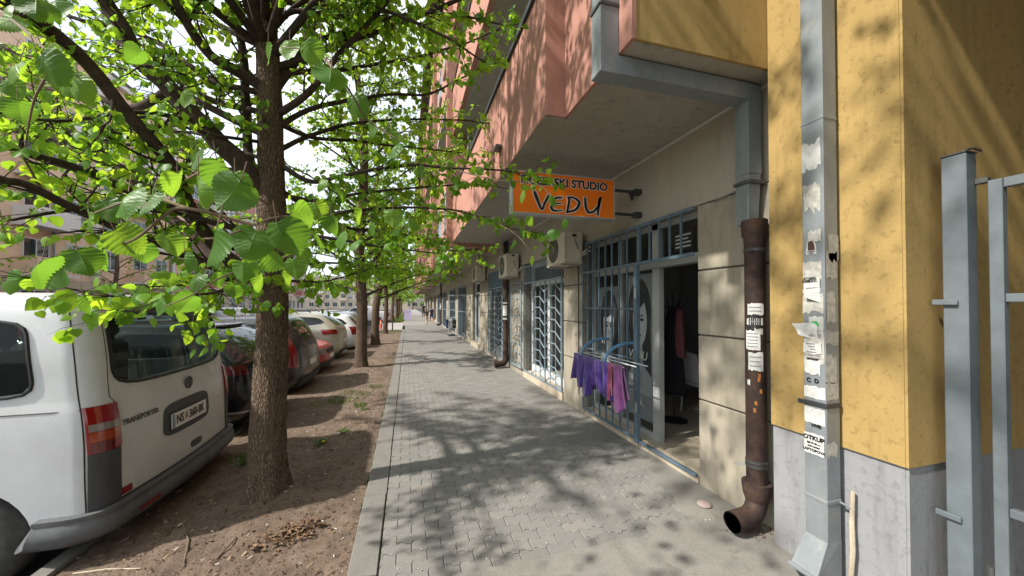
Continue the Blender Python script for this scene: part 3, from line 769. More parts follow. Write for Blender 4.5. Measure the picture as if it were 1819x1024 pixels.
MB().box(2.665, 2.695, 1.051, 1.094, 2.235, 2.262, .003).build('hinge', M['strap'], gt); MB().tube([(2.68, 1.067, .3), (2.68, 1.067, .4)], .016, 8).build('hinge', M['strap'], gt)

# ================================================================== DOWNPIPES
dp = thing('downpipe', 'grey square downpipe running under the overhang into a rusty cast iron pipe', 'downpipe', (2.48, 2.11, 0))
q = MB()
y0, y1 = 2.095, 2.215
q.add([(x, y, z) for (x, z) in ((1.195, 9), (1.195, 3.165), (2.41, 3.165), (2.41, 3.04), (2.41, 2.62), (2.53, 2.62), (2.53, 3.285), (1.325, 3.285), (1.325, 9)) for y in (y0, y1)],
      [(2*i, 2*i+2, 2*i+3, 2*i+1) for i in range(8)] + [(0, 1, 17, 16)] + [(0, 16, 14, 2), (2, 14, 12, 4), (4, 12, 10, 8, 6), (1, 3, 15, 17), (3, 5, 13, 15), (5, 7, 9, 11, 13)] + [(8, 10, 11, 9)])
q.build('square_pipe', M['pipe'], dp)
MB().prism([(2.413, y0+.004, 2.63), (2.527, y0+.004, 2.63), (2.515, y0+.02, 2.25), (2.425, y0+.02, 2.25)], (0, .112, 0)).build('taper', M['pipe'], dp)
for (bx) in ((1.185, 1.33, y0-.008, y1+.008, 3.60, 3.625), (2.40, 2.56, y0-.012, y1+.012, 2.545, 2.57)): MB().box(*bx, c=.003).build('strap', M['strap'], dp)
MB().box(1.19, 1.33, y0-.004, y1+.004, 3.16, 3.20, .003).build('seam', M['pipe'], dp)
MB().tube([(2.50, y1, 2.556), (2.585, y1+.45, 2.55)], .006, 6).build('wall_tie', M['pipe'], dp)
PC = (2.475, 2.112)
ci = MB(); r = .067
ci.lathe([(r, .30), (r, 2.10), (r+.004, 2.11), (r+.004, 2.14), (r+.016, 2.16), (r+.018, 2.27), (r+.010, 2.275), (r-.012, 2.27), (r-.012, 2.2)], 28, (PC[0], PC[1], 0)); cio = ci.build('cast_iron_pipe', M['rust'], dp, smooth=True)
MB().lathe([(r+.003, .20), (r+.022, .26), (r+.030, .32), (r+.030, .345), (r+.010, .35), (r+.002, .345)], 28, (PC[0], PC[1], 0)).build('collar', M['rust'], dp, smooth=True)
e_ = []
for i in range(9): a = R(90)*i/8; e_.append((PC[0]-.11*(1-math.cos(a)), PC[1]-.012*i/8, .24-.13*math.sin(a)))
e_ += [(PC[0]-.17, PC[1]-.016, .108), (PC[0]-.255, PC[1]-.022, .104)]
eb = MB().tube(e_, [r+.003]*9+[r+.003, r+.003], 28, caps=False); eb.tube([e_[-1], e_[-2], (PC[0]-.08, PC[1]-.01, .12)], [r-.006]*3, 28, caps=False); 
rim_o = Vector(e_[-1]); eb.lathe([(r-.006, 0), (r+.003, 0)], 28, rim_o, 'X'); eb.build('elbow_outlet', M['rust'], dp, smooth=True, fix=False); MB().lathe([(r-.008, 0), (.0005, .004)], 28, (PC[0]-.10, PC[1]-.012, .112), 'X').build('bore_shade_disc', M['black'], dp)  # black disc paints the shade deep inside the outlet
for z in (2.05, .47, .50): MB().lathe([(r, z-.012), (r+.005, z-.01), (r+.005, z+.01), (r, z+.012)], 28, (PC[0], PC[1], 0)).build('strap', M['strap'], dp, smooth=True)
MB().box(PC[0]-r-.014, PC[0]-r-.004, PC[1]-.05, PC[1]-.01, 2.035, 2.065, .003).build('strap_bolt', M['strap'], dp)
def curved_flyer(name, parent, a0, a1, z0, z1, rr, mat, cx, cy, ragged=.0, lines=0, curl=0):
    b = MB(); n = 8; m_ = 4
    def fn(u, v):
        a = a0+(a1-a0)*u; z = z0+(z1-z0)*v + (random.uniform(-ragged, ragged) if v in (0, 1) else 0)
        r_ = rr+.002+curl*max(0, u-.6)**2*3
        return (cx+math.cos(a)*r_, cy+math.sin(a)*r_, z)
    b.grid(fn, n, m_); o = b.build(name, mat, parent, fix=False)
    for i in range(lines):
        zz = z1-(z1-z0)*(i+1)/(lines+1)
        MB().grid(lambda u, v: (cx+math.cos(a0+(a1-a0)*(.12+.7*u))*(rr+.0035+curl*max(0, .12+.7*u-.6)**2*3), cy+math.sin(a0+(a1-a0)*(.12+.7*u))*(rr+.0035+curl*max(0, .12+.7*u-.6)**2*3), zz-.004+.008*v), 6, 1).build('print_line', M['print_grey'], o, fix=False)
    return o
A0 = R(185); A1 = R(262)
for (z0, z1, a0, a1, m_, ln) in ((1.575, 1.655, 178, 268, 'paper', 2), (1.50, 1.55, 172, 262, 'paper', 1), (1.32, 1.46, 165, 246, 'paper', 5), (1.435, 1.475, 215, 262, 'paper_old', 0), (1.17, 1.30, 180, 262, 'paper', 3), (1.46, 1.57, 180, 250, 'black', 0), (1.06, 1.10, 172, 190, 'paper', 0)):
    curved_flyer('paper_flyer', dp, R(a0), R(a1), z0, z1, r, M[m_], PC[0], PC[1], .006, ln)
for i in range(5): a = R(random.uniform(190, 255)); z = random.uniform(.86, 1.12); curved_flyer('rust_flake', dp, a, a+R(14), z, z+.03, r-.0005, simple('rust_orange%d' % i, (.42, .16, .035), .9, var=.5, vs=60), PC[0], PC[1], .008)
# debris under the outlet
b = MB()
for i in range(170):
    a = random.uniform(0, 6.28); d = abs(random.gauss(0, .09)); x = 2.42+d*math.cos(a)*.9; y = 2.09+d*math.sin(a)*.55; r_ = random.uniform(.003, .010)
    x = min(x, 2.56)
    b.tube([(x-r_, y, .006), (x, y+r_*.3, .006+r_*.7), (x+r_, y, .006)], [r_*.3, r_, r_*.2], 5)
tag(b.build('outlet_debris', M['soil']), 'dark crumbs and dead leaves heaped below the rusty pipe outlet', 'debris', kind='stuff')

np_ = thing('downpipe', 'grey square downpipe covered in torn flyers on the yellow corner wall', 'downpipe', (2.35, 1.58, 0))
X0p, X1p, Y0p, Y1p = 2.285, 2.395, 1.515, 1.635
MB().box(X0p, X1p, Y0p, Y1p, .20, 9, .004).build('square_pipe', M['pipe'], np_)
sh = MB(); sh.add([(X0p, Y0p, .30), (X0p, Y1p, .30), (X1p, Y1p, .30), (X1p, Y0p, .30), (X0p-.10, Y0p-.012, .13), (X0p-.10, Y1p+.012, .13), (X1p, Y1p, .02), (X1p, Y0p, .02), (X0p-.03, Y0p-.008, .02), (X0p-.03, Y1p+.008, .02)],
    [(0, 4, 5, 1), (0, 3, 7, 8, 4), (1, 5, 9, 6, 2), (3, 2, 6, 7), (0, 1, 2, 3), (6, 7, 8, 9)]); sh.build('shoe', M['pipe'], np_)
MB().box(X0p-.115, X0p-.095, Y0p-.02, Y1p+.02, .112, .135, .004).build('shoe_lip', M['pipe'], np_)
MB().box(X0p-.006, X1p, Y0p-.006, Y1p+.006, 1.055, 1.085, .004).build('strap', M['dark_steel'], np_)
MB().box(X0p-.012, X0p-.004, Y1p-.01, Y1p+.03, 1.056, 1.084, .003).build('strap_bolt', M['dark_steel'], np_)
st = MB(); st.box(X0p-.004, X1p, Y0p-.004, Y1p+.004, .512, .534, .003); st.tube([(X1p-.02, Y0p-.004, .523), (X1p+.01, Y0p-.06, .50)], .007, 6); st.build('strap', M['pipe'], np_)
st = MB().box(X0p-.003, X1p, Y0p-.003, Y1p+.003, 2.72, 2.735, .002).build('seam', M['pipe'], np_)
def flyer(z0, z1, ya, yb, mat='paper', rag=.004, lift=0, k=0, face='X'):
    b = MB(); n = 7
    top = [(ya+(yb-ya)*i/n, z1+random.uniform(-rag, rag)) for i in range(n+1)]; bot = [(ya+(yb-ya)*i/n+random.uniform(-rag, rag)*.4, z0+random.uniform(-rag, rag)) for i in range(n+1)]
    vs_ = []
    for i, (p, q_) in enumerate(zip(top, bot)):
        u = i/n; L1 = lift*u*u
        for (y, z, t) in ((p[0], p[1], 0), ((p[0]+q_[0])/2, (p[1]+q_[1])/2, .5), (q_[0], q_[1], 1)):
            d = .0015+k*.0009+L1*(1-.4*t)
            vs_.append((X0p-d, y, z) if face == 'X' else (X0p+(y-Y0p), Y0p-d, z))
    b.add(vs_, [(i*3+j, (i+1)*3+j, (i+1)*3+j+1, i*3+j+1) for i in range(n) for j in range(2)])
    return b.build('paper_flyer', M[mat], np_, fix=False)
FY = [(1.80, 1.90, 1.632, 1.53, 'paper_old', .008, 0), (1.70, 1.80, 1.63, 1.535, 'paper', .012, .006), (1.60, 1.71, 1.632, 1.52, 'paper_old', .012, 0), (1.50, 1.58, 1.60, 1.52, 'paper', .006, 0), (1.45, 1.52, 1.63, 1.525, 'paper_old', .01, 0), (1.30, 1.45, 1.63, 1.52, 'paper_old', .012, 0), (1.36, 1.43, 1.632, 1.53, 'paper', .01, .008), (1.24, 1.33, 1.63, 1.54, 'paper', .012, 0), (1.10, 1.17, 1.632, 1.518, 'paper', .006, 0), (.955, 1.045, 1.632, 1.52, 'paper', .004, 0), (.775, .895, 1.634, 1.525, 'paper', .003, 0), (2.02, 2.08, 1.60, 1.53, 'paper_old', .01, 0), (2.45, 2.60, 1.633, 1.53, 'paper', .02, 0), (2.2, 2.36, 1.63, 1.53, 'paper_old', .03, 0)]
fl = [flyer(*f, k=i % 4) for i, f in enumerate(FY)]
for (z0, z1, a, e) in ((1.55, 1.72, Y0p+.01, Y0p+.08), (1.42, 1.5, Y0p+.0, Y0p+.105), (1.2, 1.36, Y0p+.0, Y0p+.09), (1.1, 1.2, Y0p+.0, Y0p+.10), (.78, .86, Y0p+.0, Y0p+.085), (1.8, 1.95, Y0p+.01, Y0p+.10), (1.9, 2.05, Y0p+.03, Y0p+.11)): flyer(z0, z1, a, e, 'paper_old', .012, 0, 0, 'Y')
# a torn sheet flapping off the pipe
b = MB(); b.grid(lambda u, v: (X0p-.004-.028*u*u-.006*math.sin(v*4+u*2), 1.55+.125*u-.03*v*u, 1.535+.005*u-.115*v*(1-.45*u)+.006*math.sin(u*5)), 8, 6); b.build('torn_flyer', M['paper'], np_, fix=False)
b = MB(); b.grid(lambda u, v: (X0p-.004-.04*u*(1-v*.3), 1.535+.07*u, 1.745-.085*v*(1-.5*u)-.01*u), 6, 5); b.build('torn_flyer', M['paper'], np_, fix=False)
def ptext(t, s, z, y=1.578, m_='ink', off=.0012): return text(t, s, M[m_], np_, (X0p-.0058, y, z), '-X', off, .0003)
ptext('OTKUP', .0345, .868, 1.580, off=.0016); ptext('LAPTOPOVA', .0215, .797, 1.580, off=.0008); ptext('021 33 40 ----', .013, .838, 1.58); ptext('servis racunara', .011, .820, 1.58)
ptext('KAMIONOM', .018, 1.785, 1.585, off=.0008); ptext('PREVOZ', .015, 1.70, 1.585); ptext('KOMBI', .024, 1.80, 1.59, off=.0008); ptext('PREVOZ', .022, 1.47, 1.575, 'print_grey')
for i in range(5): MB().box(X0p-.0062, X0p-.0058, 1.545, 1.615, 1.745-i*.012, 1.749-i*.012).build('print_line', M['print_grey'], np_)
for i in range(6): MB().box(X0p-.0062, X0p-.0058, 1.54, 1.615-.01*(i % 3), 1.415-i*.016, 1.422-i*.016).build('print_line', M['print_grey'], np_)
ptext('C  D', .034, 1.205, 1.582, off=.001); ptext('NVB', .026, .945, 1.565, off=.0012); ptext('BALKAN', .016, 1.33, 1.58)
MB().prism([(X0p-.0062, 1.54+p, 1.525+z) for p, z in ((0, 0), (.02, -.012), (.045, .008), (.04, .025), (.015, .028))], (.0005, 0, 0)).build('green_print', M['green_ink'], np_)
# sticker with a figure
stx = MB().prism([(X0p-.002, y, z) for y, z in ((1.605, 1.945), (1.615, 1.955), (1.605, 2.02), (1.59, 2.045), (1.573, 2.04), (1.56, 2.0), (1.555, 1.945))], (.001, 0, 0)).build('sticker', M['paper'], np_)
MB().prism([(X0p-.003, y, z) for y, z in ((1.602, 1.968), (1.602, 2.01), (1.59, 2.038), (1.577, 2.034), (1.565, 1.995), (1.563, 1.968))], (.0008, 0, 0)).build('sticker_print', simple('sticker_brown', (.07, .03, .025), .7), stx)
ptext('PANČEVAC', .0085, 1.96, 1.583, 'ink', .0004); ptext('JE TU', .009, 1.95, 1.583, 'ink', .0004)
# wooden stick behind the pipe
stk = MB().tube([(2.405, 1.462, .60), (2.402, 1.468, .42), (2.398, 1.462, .28), (2.40, 1.474, .12), (2.41, 1.47, 0.0)], [.010, .013, .014, .013, .014], 7).build('wooden_stick', M['wood'], smooth=True)
tag(stk, 'weathered wooden stick leaning beside the near downpipe', 'stick')
# round pink stone
b = MB(); b.lathe([(.001, .032), (.03, .031), (.048, .024), (.056, .012), (.052, .002)], 24, (2.34, 2.47, 0.003)); tag(b.build('stone', M['stone'], smooth=True), 'flat round pinkish stone on the pavement near the pipe outlet', 'stone')
# far cast iron pipes
def far_pipe(y, label, papers=True, x=2.47):
    t = thing('downpipe', label, 'downpipe', (x, y, 0), 'cast iron downpipes along the shop fronts')
    MB().lathe([(.075, .3), (.075, 2.3), (.095, 2.32), (.095, 2.45), (.07, 2.45)], 18, (x, y, 0)).build('cast_iron_pipe', M['rust'], t, smooth=True)
    MB().box(x-.06, x+.06, y-.06, y+.06, 2.452, 3.28, .004).build('square_pipe', M['dark_steel'], t)
    MB().tube([(x, y, .32), (x, y, .2), (x-.06, y-.01, .12), (x-.22, y-.03, .105), (x-.30, y-.04, .10)], .085, 16).build('elbow_outlet', M['rust'], t, smooth=True)
    MB().lathe([(.08, -.001), (.0, 0)], 16, (x-.3015, y-.04, .10), 'X').build('mouth_shade_disc', M['black'], t)  # shaded hollow painted as a black disc on the closed pipe end
    if papers:
        for (z0, z1, m_) in ((1.35, 1.62, 'paper'), (1.66, 1.70, 'paper'), (1.25, 1.30, 'paper')): curved_flyer('paper_flyer', t, R(170), R(285), z0, z1, .076, M[m_], x, y, .01)
    return t
far_pipe(9.25, 'rusty cast iron downpipe with white papers beside the arched grille')
far_pipe(28.6, 'dark downpipe far down the shop row near the two children', True)

# ================================================================== SIGN
SY, SX0, SX1, SZ0, SZ1 = 3.60, 1.03, 2.22, 2.595, 3.04
sg = thing('shop_sign', 'orange projecting hair salon sign with black lettering under the overhang', 'sign', (SX1, SY+.06, SZ0))
MB().box(SX0+.012, SX1-.012, SY+.004, SY+.116, SZ0+.012, SZ1-.012).build('face', M['orange'], sg)
fr = MB()
for q_ in ((SX0, SX1, SY, SY+.12, SZ0, SZ0+.0115), (SX0, SX1, SY, SY+.12, SZ1-.0115, SZ1), (SX0, SX0+.0115, SY, SY+.12, SZ0+.012, SZ1-.012), (SX1-.0115, SX1, SY, SY+.12, SZ0+.012, SZ1-.012)): fr.box(*q_)
fr.build('frame', M['alu'], sg)
cx = (SX0+SX1)/2
text('FRIZERSKI STUDIO', .118, M['white_ink'], sg, (cx, SY+.0025, 2.945), '-Y', .0085, .0008, name='lettering_outline', sx=1.03)
text('FRIZERSKI STUDIO', .118, M['ink'], sg, (cx, SY+.0005, 2.945), '-Y', .0042, .0008, sx=1.03)
def stroke(pts, ws, y, mat, name, grow=0):
    # brushed letter stroke: ribbon in the XZ plane of the sign
    L = []; Rr = []
    fine = []; fw = []
    for i in range(len(pts)-1):
        for t in np.linspace(0, 1, 6, endpoint=False):
            p0, p1, p2, p3 = [np.array(pts[max(0, min(len(pts)-1, i+k))]) for k in (-1, 0, 1, 2)]
            fine.append(.5*((2*p1)+(-p0+p2)*t+(2*p0-5*p1+4*p2-p3)*t*t+(-p0+3*p1-3*p2+p3)*t**3)); fw.append(ws[i]*(1-t)+ws[i+1]*t)
    fine.append(np.array(pts[-1])); fw.append(ws[-1])
    for i, p in enumerate(fine):
        t = fine[min(i+1, len(fine)-1)]-fine[max(i-1, 0)]; t = t/max(1e-9, np.linalg.norm(t)); n = np.array([-t[1], t[0]]); w = fw[i]/2+grow
        e = t*grow*(-1 if i == 0 else 1 if i == len(fine)-1 else 0)
        L.append(p+n*w+e); Rr.append(p-n*w+e)
    b = MB(); n = len(L)
    b.add([(q[0], y, q[1]) for q in L]+[(q[0], y, q[1]) for q in Rr]+[(q[0], y+.001, q[1]) for q in L]+[(q[0], y+.001, q[1]) for q in Rr],
          [(i, i+1, n+i+1, n+i) for i in range(n-1)]+[(i, i+1, 2*n+i+1, 2*n+i) for i in range(n-1)]+[(n+i, n+i+1, 3*n+i+1, 3*n+i) for i in range(n-1)])
    return b.build(name, mat, sg)
def sgn(px, py): # fraction of the sign face
    return (SX0+px*(SX1-SX0), SZ1-py*(SZ1-SZ0))
LET = [([(.20, .46), (.225, .62), (.27, .88), (.30, .72), (.345, .50)], [.030, .040, .020, .026, .030]),
       ([(.47, .56), (.41, .58), (.375, .68), (.365, .84), (.40, .89), (.47, .86)], [.018, .026, .030, .032, .022, .012]), ([(.37, .72), (.46, .70)], [.020, .012]),
       ([(.535, .54), (.53, .70), (.515, .90)], [.026, .030, .020]), ([(.515, .54), (.58, .54), (.635, .64), (.60, .82), (.50, .915)], [.018, .022, .034, .030, .016]),
       ([(.695, .50), (.70, .72), (.725, .86), (.775, .84), (.83, .68), (.85, .47), (.835, .70), (.82, .93)], [.028, .032, .030, .024, .026, .028, .030, .024])]
for i, (p, w) in enumerate(LET):
    pp = [sgn(*k) for k in p]
    stroke(pp, w, SY+.0022, M['white_ink'], 'lettering_outline', .007); stroke(pp, w, SY-.0008, M['ink'], 'lettering')
for z in (2.68, 2.945):
    MB_boxes([(SX1+.001, 2.60, SY+.045, SY+.075, z-.014, z+.014)], .003).build('bracket', M['dark_steel'], sg)
    MB().box(2.50, 2.59, SY+.02, SY+.10, z-.03, z+.03, .003).build('bracket_plate', M['dark_steel'], sg)
MB().prism([(2.44, SY+.05, 2.93), (2.50, SY+.05, 2.93), (2.50, SY+.05, 2.86), (2.48, SY+.05, 2.84)], (0, .02, 0)).build('clip', M['dark_steel'], sg)

# ================================================================== AIR CONDITIONERS
def ac(x0, x1, y0, y1, z0, z1, label):
    t = thing('air_conditioner', label, 'air conditioner', (x1, (y0+y1)/2, z0), 'outdoor air conditioners')
    MB().box(x0, x1, y0, y1, z0, z1, .012).build('casing', M['ac'], t)
    fc = ((y0+y1)/2+.06, (z0+z1)/2); rr = min((y1-y0)*.36, (z1-z0)*.43)
    MB().lathe([(rr, -.003), (rr, .002), (.0, .003)], 32, (x0-.0005, fc[0], fc[1]), 'X').build('fan_opening', M['black'], t)
    gr = MB()
    for k in range(1, 7): gr.lathe([(rr*k/6, -.008), (rr*k/6+.003, -.008), (rr*k/6+.003, -.004), (rr*k/6, -.004)], 32, (x0, fc[0], fc[1]), 'X', True)
    for k in range(6): a = math.pi*k/6; gr.tube([(x0-.009, fc[0]+rr*math.cos(a), fc[1]+rr*math.sin(a)), (x0-.009, fc[0]-rr*math.cos(a), fc[1]-rr*math.sin(a))], .0025, 5)
    gr.build('fan_grille', M['ac_slot'], t)
    for k in range(9): MB().box(x0+.005, x0+.045, y0-.003, y0+.01, z0+.06+k*(z1-z0-.12)/9, z0+.075+k*(z1-z0-.12)/9).build('slot', M['ac_slot'], t)
    MB().box(x0+.13, x0+.2, y0-.004, y0+.004, z1-.07, z1-.03, .002).build('label_plate', M['black'], t)
    MB().box(x0+.2, x1-.03, y0-.022, y0-.001, z0+.03, z0+.19, .01).build('valve_cover', M['ac'], t)
    MB().tube([(x1-.08, y0-.012, z0+.2), (x0+.18, y0-.012, z0+.30), (x0+.16, y0-.006, z0+.36)], .005, 6).build('cable', M['trim'], t)
    MB().tube([(x1-.05, y0-.01, z0+.12), (x1+.02, y0-.03, z0+.16), (2.60, y0-.06, z0+.24)], .012, 7).build('refrigerant_pipe', M['ac'], t)
    MB().tube([(x1-.05, y0-.01, z0+.09), (x1+.02, y0-.03, z0+.12), (2.60, y0-.06, z0+.18)], .009, 7).build('refrigerant_pipe', M['paper'], t)
    for yy in (y0+.1, y1-.1): MB_boxes([(x0-.02, 2.60, yy-.018, yy+.018, z0-.04, z0-.012)], .003).build('bracket', M['ac_slot'], t)
    MB().box(x0-.01, x1, y0-.01, y1+.01, z0-.011, z0-.001, .003).build('base_tray', M['ac'], t)
    return t
ac(2.20, 2.50, 4.93, 5.62, 2.27, 2.72, 'beige air conditioner on the pillar under the orange sign')
ac(2.22, 2.52, 8.25, 9.0, 2.32, 2.85, 'beige air conditioner half hidden by leaves beyond the chevron grille')
ac(2.22, 2.52, 12.1, 12.9, 2.45, 2.95, 'small distant air conditioner over the pale pillar past the arched grille')
b = MB().tube([(2.56, 5.205, 2.28), (2.565, 5.21, 1.5), (2.56, 5.20, .9), (2.566, 5.205, .25)], .008, 6); tag(b.build('drain_hose', M['trim']), 'thin dark drain hose hanging down the pillar below the near air conditioner', 'hose')

# ================================================================== GRILLES
sgr = thing('window_grille', 'blue grey vertical bar security grille over the hair salon window', 'grille', (2.55, 4.3, .08))
GX0, GX1 = 2.53, 2.56
for (a, e, z0, z1, n_) in ((3.60, 5.04, 2.525, 2.56, 'rail'), (2.79, 3.599, 2.525, 2.56, 'rail'), (2.79, 5.04, 2.10, 2.135, 'rail'), (3.66, 5.04, .085, .115, 'rail'), (3.66, 5.04, 1.585, 1.605, 'rail'), (3.66, 5.04, 1.00, 1.018, 'rail')):
    MB().box(GX0, GX1, a, e, z0, z1, .003).build(n_, M['grille'], sgr)
for y in (5.02, 4.86, 4.70, 4.53, 4.36, 4.20, 4.03, 3.86):
    MB().box(GX0+.006, GX1-.006, y-.009, y+.009, .116, 2.524).build('bar', M['grille'], sgr)
for y in (3.43, 3.27, 3.11, 2.95): MB().box(GX0+.006, GX1-.006, y-.009, y+.009, 2.136, 2.524).build('bar', M['grille'], sgr)
MB().box(GX0-.012, GX1+.012, 3.645, 3.70, .06, 2.10, .004).build('post', M['grille'], sgr); MB().box(GX0-.004, GX1+.004, 3.60, 3.64, 2.136, 2.523, .003).build('post', M['grille'], sgr)
for z in (1.72, .42): MB().tube([(GX0-.02, 3.645, z), (GX0-.02, 3.645, z+.11)], .012, 8).build('hinge', M['alu'], sgr)
MB().box(GX0, GX1, 3.70, 3.86, .66, .69, .003).build('short_rail', M['grille'], sgr)
MB().box(2.545, 2.577, 2.79, 3.64, .062, .092, .003).build('threshold_angle', M['grille'], sgr)
# chevron grille
def pattern_grille(y0, y1, z0, zt, z1, x, label, arch=False, cols=2, rows=9, mat='pale_grille', span=None, grp='patterned iron shop grilles'):
    t = thing('door_grille', label, 'grille', (x, (y0+y1)/2, z0), grp)
    for (a, e, p, q_) in ((y0, y1, z0, z0+.03), (y0, y1, zt-.02, zt+.015)) + (((y0, y1, z1-.025, z1),) if z1 else ()):
        MB().box(x-.015, x+.015, a, e, p, q_, .003).build('rail', M[mat], t)
    for yy in (y0+.0125, y1-.0125): MB().box(x-.016, x+.016, yy-.0125, yy+.0125, z0+.031, zt-.021, .003).build('stile', M[mat], t)
    if z1:
        n = int((y1-y0)/.11)
        for i in range(n+1): yy = y0+.012+(y1-y0-.024)*i/n; MB().box(x-.008, x+.008, yy-.008, yy+.008, zt+.016, z1-.026).build('bar', M[mat], t)
    s0, s1 = span or (y0, y1)
    w = (s1-s0)/cols
    for c in range(cols):
        a = s0+c*w
        for k in range(1, 4 if not arch else 2):
            yy = a+w*k/3 if not arch else a+w*.5
            MB().box(x-.006, x+.006, yy-.006, yy+.006, z0+.031, zt-.021).build('bar', M[mat], t)
        MB().box(x-.010, x+.010, a-.01, a+.01, z0+.031, zt-.021).build('bar', M[mat], t)
        for k in range(rows):
            zz = z0+.12+(zt-z0-.25)*k/(rows-1)
            pts = [(x-.012, a+.01, zz-.10), (x-.012, a+w*.33, zz+.03), (x-.012, a+w*.67, zz+.03), (x-.012, a+w-.01, zz-.10)] if not arch else [(x-.012, a+w*(.5-.46*math.cos(math.pi*i/7)), zz-.06+.13*math.sin(math.pi*i/7)) for i in range(8)]
            MB().tube(pts, .011, 5).build('chevron' if not arch else 'arch', M[mat], t)
    return t
pattern_grille(5.82, 7.98, .14, 2.12, 2.50, 2.555, 'pale blue iron door grille with rows of chevrons next to the salon', span=(5.84, 7.42))
pattern_grille(8.05, 8.95, .16, 2.16, None, 2.52, 'white chevron grille leaf swung open flat against the pillar', cols=1, mat='pale_grille')
pattern_grille(9.77, 11.73, .10, 2.14, 2.66, 2.54, 'pale blue iron grille of stacked arches beyond the rusty downpipe', True, 4, 11)
MB().box(2.552, 2.558, 9.78, 11.72, 2.16, 2.63).build('sheet', M['grille'], bpy.data.objects['door_grille.002'])
lf = thing('door_grille', 'white framed grille leaf standing open beside the dark bags', 'grille', (2.1, 19.2, 0), 'patterned iron shop grilles')
for q_ in ((2.05, 2.55, 19.2, 19.23, .1, .14), (2.05, 2.55, 19.2, 19.23, 2.1, 2.14), (2.05, 2.08, 19.2, 19.23, .141, 2.099), (2.52, 2.55, 19.2, 19.23, .141, 2.099)): MB().box(*q_).build('frame_bar', M['pvc'], lf)
for k in range(1, 5): MB().tube([(2.08, 19.215, .14+k*.4), (2.3, 19.215, .2+k*.4), (2.52, 19.215, .14+k*.4)], .008, 5).build('chevron', M['pvc'], lf)
for i, (a, e) in enumerate(OPEN[4:8]):
    b = thing('window_grille', ['grey bar grille on the shop past the white grille leaf', 'grey bar grille before the far dark downpipe', 'blue grey bar grille just past the two children', 'most distant grey bar grille on the shop row'][i], 'grille', (2.55, a, .1), 'plain bar grilles down the shop row')
    for k in range(12): yy = a+.05+(e-a-.1)*k/11; MB().box(2.54, 2.56, yy-.01, yy+.01, .1, 2.5).build('bar', M['grille'], b)
    for z in (.1, 1.3, 2.1, 2.5): MB().box(2.535, 2.539, a+.03, e-.03, z-.02, z+.02).build('rail', M['pale_grille'], b)

# ================================================================== TOWEL RACK AND TOWELS
tr = thing('towel_rack', 'blue metal towel rack with two curved arms on the salon grille', 'rack', (2.53, 3.98, 1.0))
RX, RZ = 2.15, .985
for y in (3.72, 4.30):
    pts = [(2.545-.40*math.sin(R(90)*i/10), y, 1.0+.20*math.cos(R(90)*i/10)**.8 if i < 10 else RZ) for i in range(11)]
    pts = [(2.55, y, 1.20)] + [(2.50-.35*math.sin(R(90)*i/10), y, RZ+.215*math.cos(R(90)*i/10)) for i in range(11)]
    MB().tube(pts, .019, 10).build('arm', simple('blue_enamel', (.12, .26, .42), .4), tr, smooth=True)
for x, z in ((RX, RZ+.012), (2.30, RZ+.01), (2.44, RZ+.01)): MB().tube([(x, 3.33, z), (x, 4.52, z)], .007, 8).build('rod', M['pvc'], tr, smooth=True)
MB().tube([(2.15, 4.50, RZ+.01), (2.53, 4.50, RZ+.01)], .007, 8).build('rod', M['pvc'], tr)
def hang(y0, y1, L1, L2, mat, label, sd, x=RX, skew=0, flare=.04):
    rn = random.Random(sd); ph = rn.uniform(0, 6); fr_ = rn.uniform(.9, 1.5)
    def fn(u, v):
        yy = y0+(y1-y0)*v; s = (u-.5)*2; L = L1 if s < 0 else L2
        L = L*(1+.10*math.sin(v*5+ph)); d = abs(s)
        t = max(0, d-.06)/.94
        fold = math.sin(v*fr_*6.28+ph+1.3*t)
        xx = x+(-1 if s < 0 else 1)*(.014 if d > .05 else .014*d/.05) + (.034*fold+.010*math.sin(v*19+ph*2))*t**.6*(1 if s < 0 else .6) - (.02*t if s < 0 else 0)
        zz = RZ+.022-.012*(1-min(1, d/.06))*0 - L*t - (.006 if d > .03 else 0)
        yy += skew*t + flare*t*(v-.5)*2 + .018*math.cos(v*fr_*6.28+ph)*t
        return (xx, yy, zz)
    b = MB().grid(fn, 40, 36); o = b.build('towel', mat, fix=False, smooth='all')
    md = o.modifiers.new('thickness', 'SOLIDIFY'); md.thickness = .005
    return tag(o, label, 'towel', 'towels drying on the rack')
hang(4.20, 4.47, .36, .33, M['purple'], 'purple towel at the far end of the drying rack', 1)
hang(3.98, 4.20, .44, .38, M['purple'], 'longest purple towel between the two rack arms', 2, skew=.05, flare=.06)
hang(3.80, 3.97, .33, .37, M['purple'], 'short flared purple towel with a white hem behind the near arm', 3, skew=-.06, flare=.05)
hang(3.60, 3.78, .36, .40, M['purple'], 'narrow purple towel next to the rose cloth', 4, skew=-.06)
hang(3.52, 3.60, .36, .40, M['pinkt'], 'narrow rose pink towel between the purple and mauve towels', 5, skew=-.03, flare=.01)
hang(3.33, 3.52, .44, .36, M['mauve'], 'mauve towel nearest to the salon doorway', 6, skew=-.06)

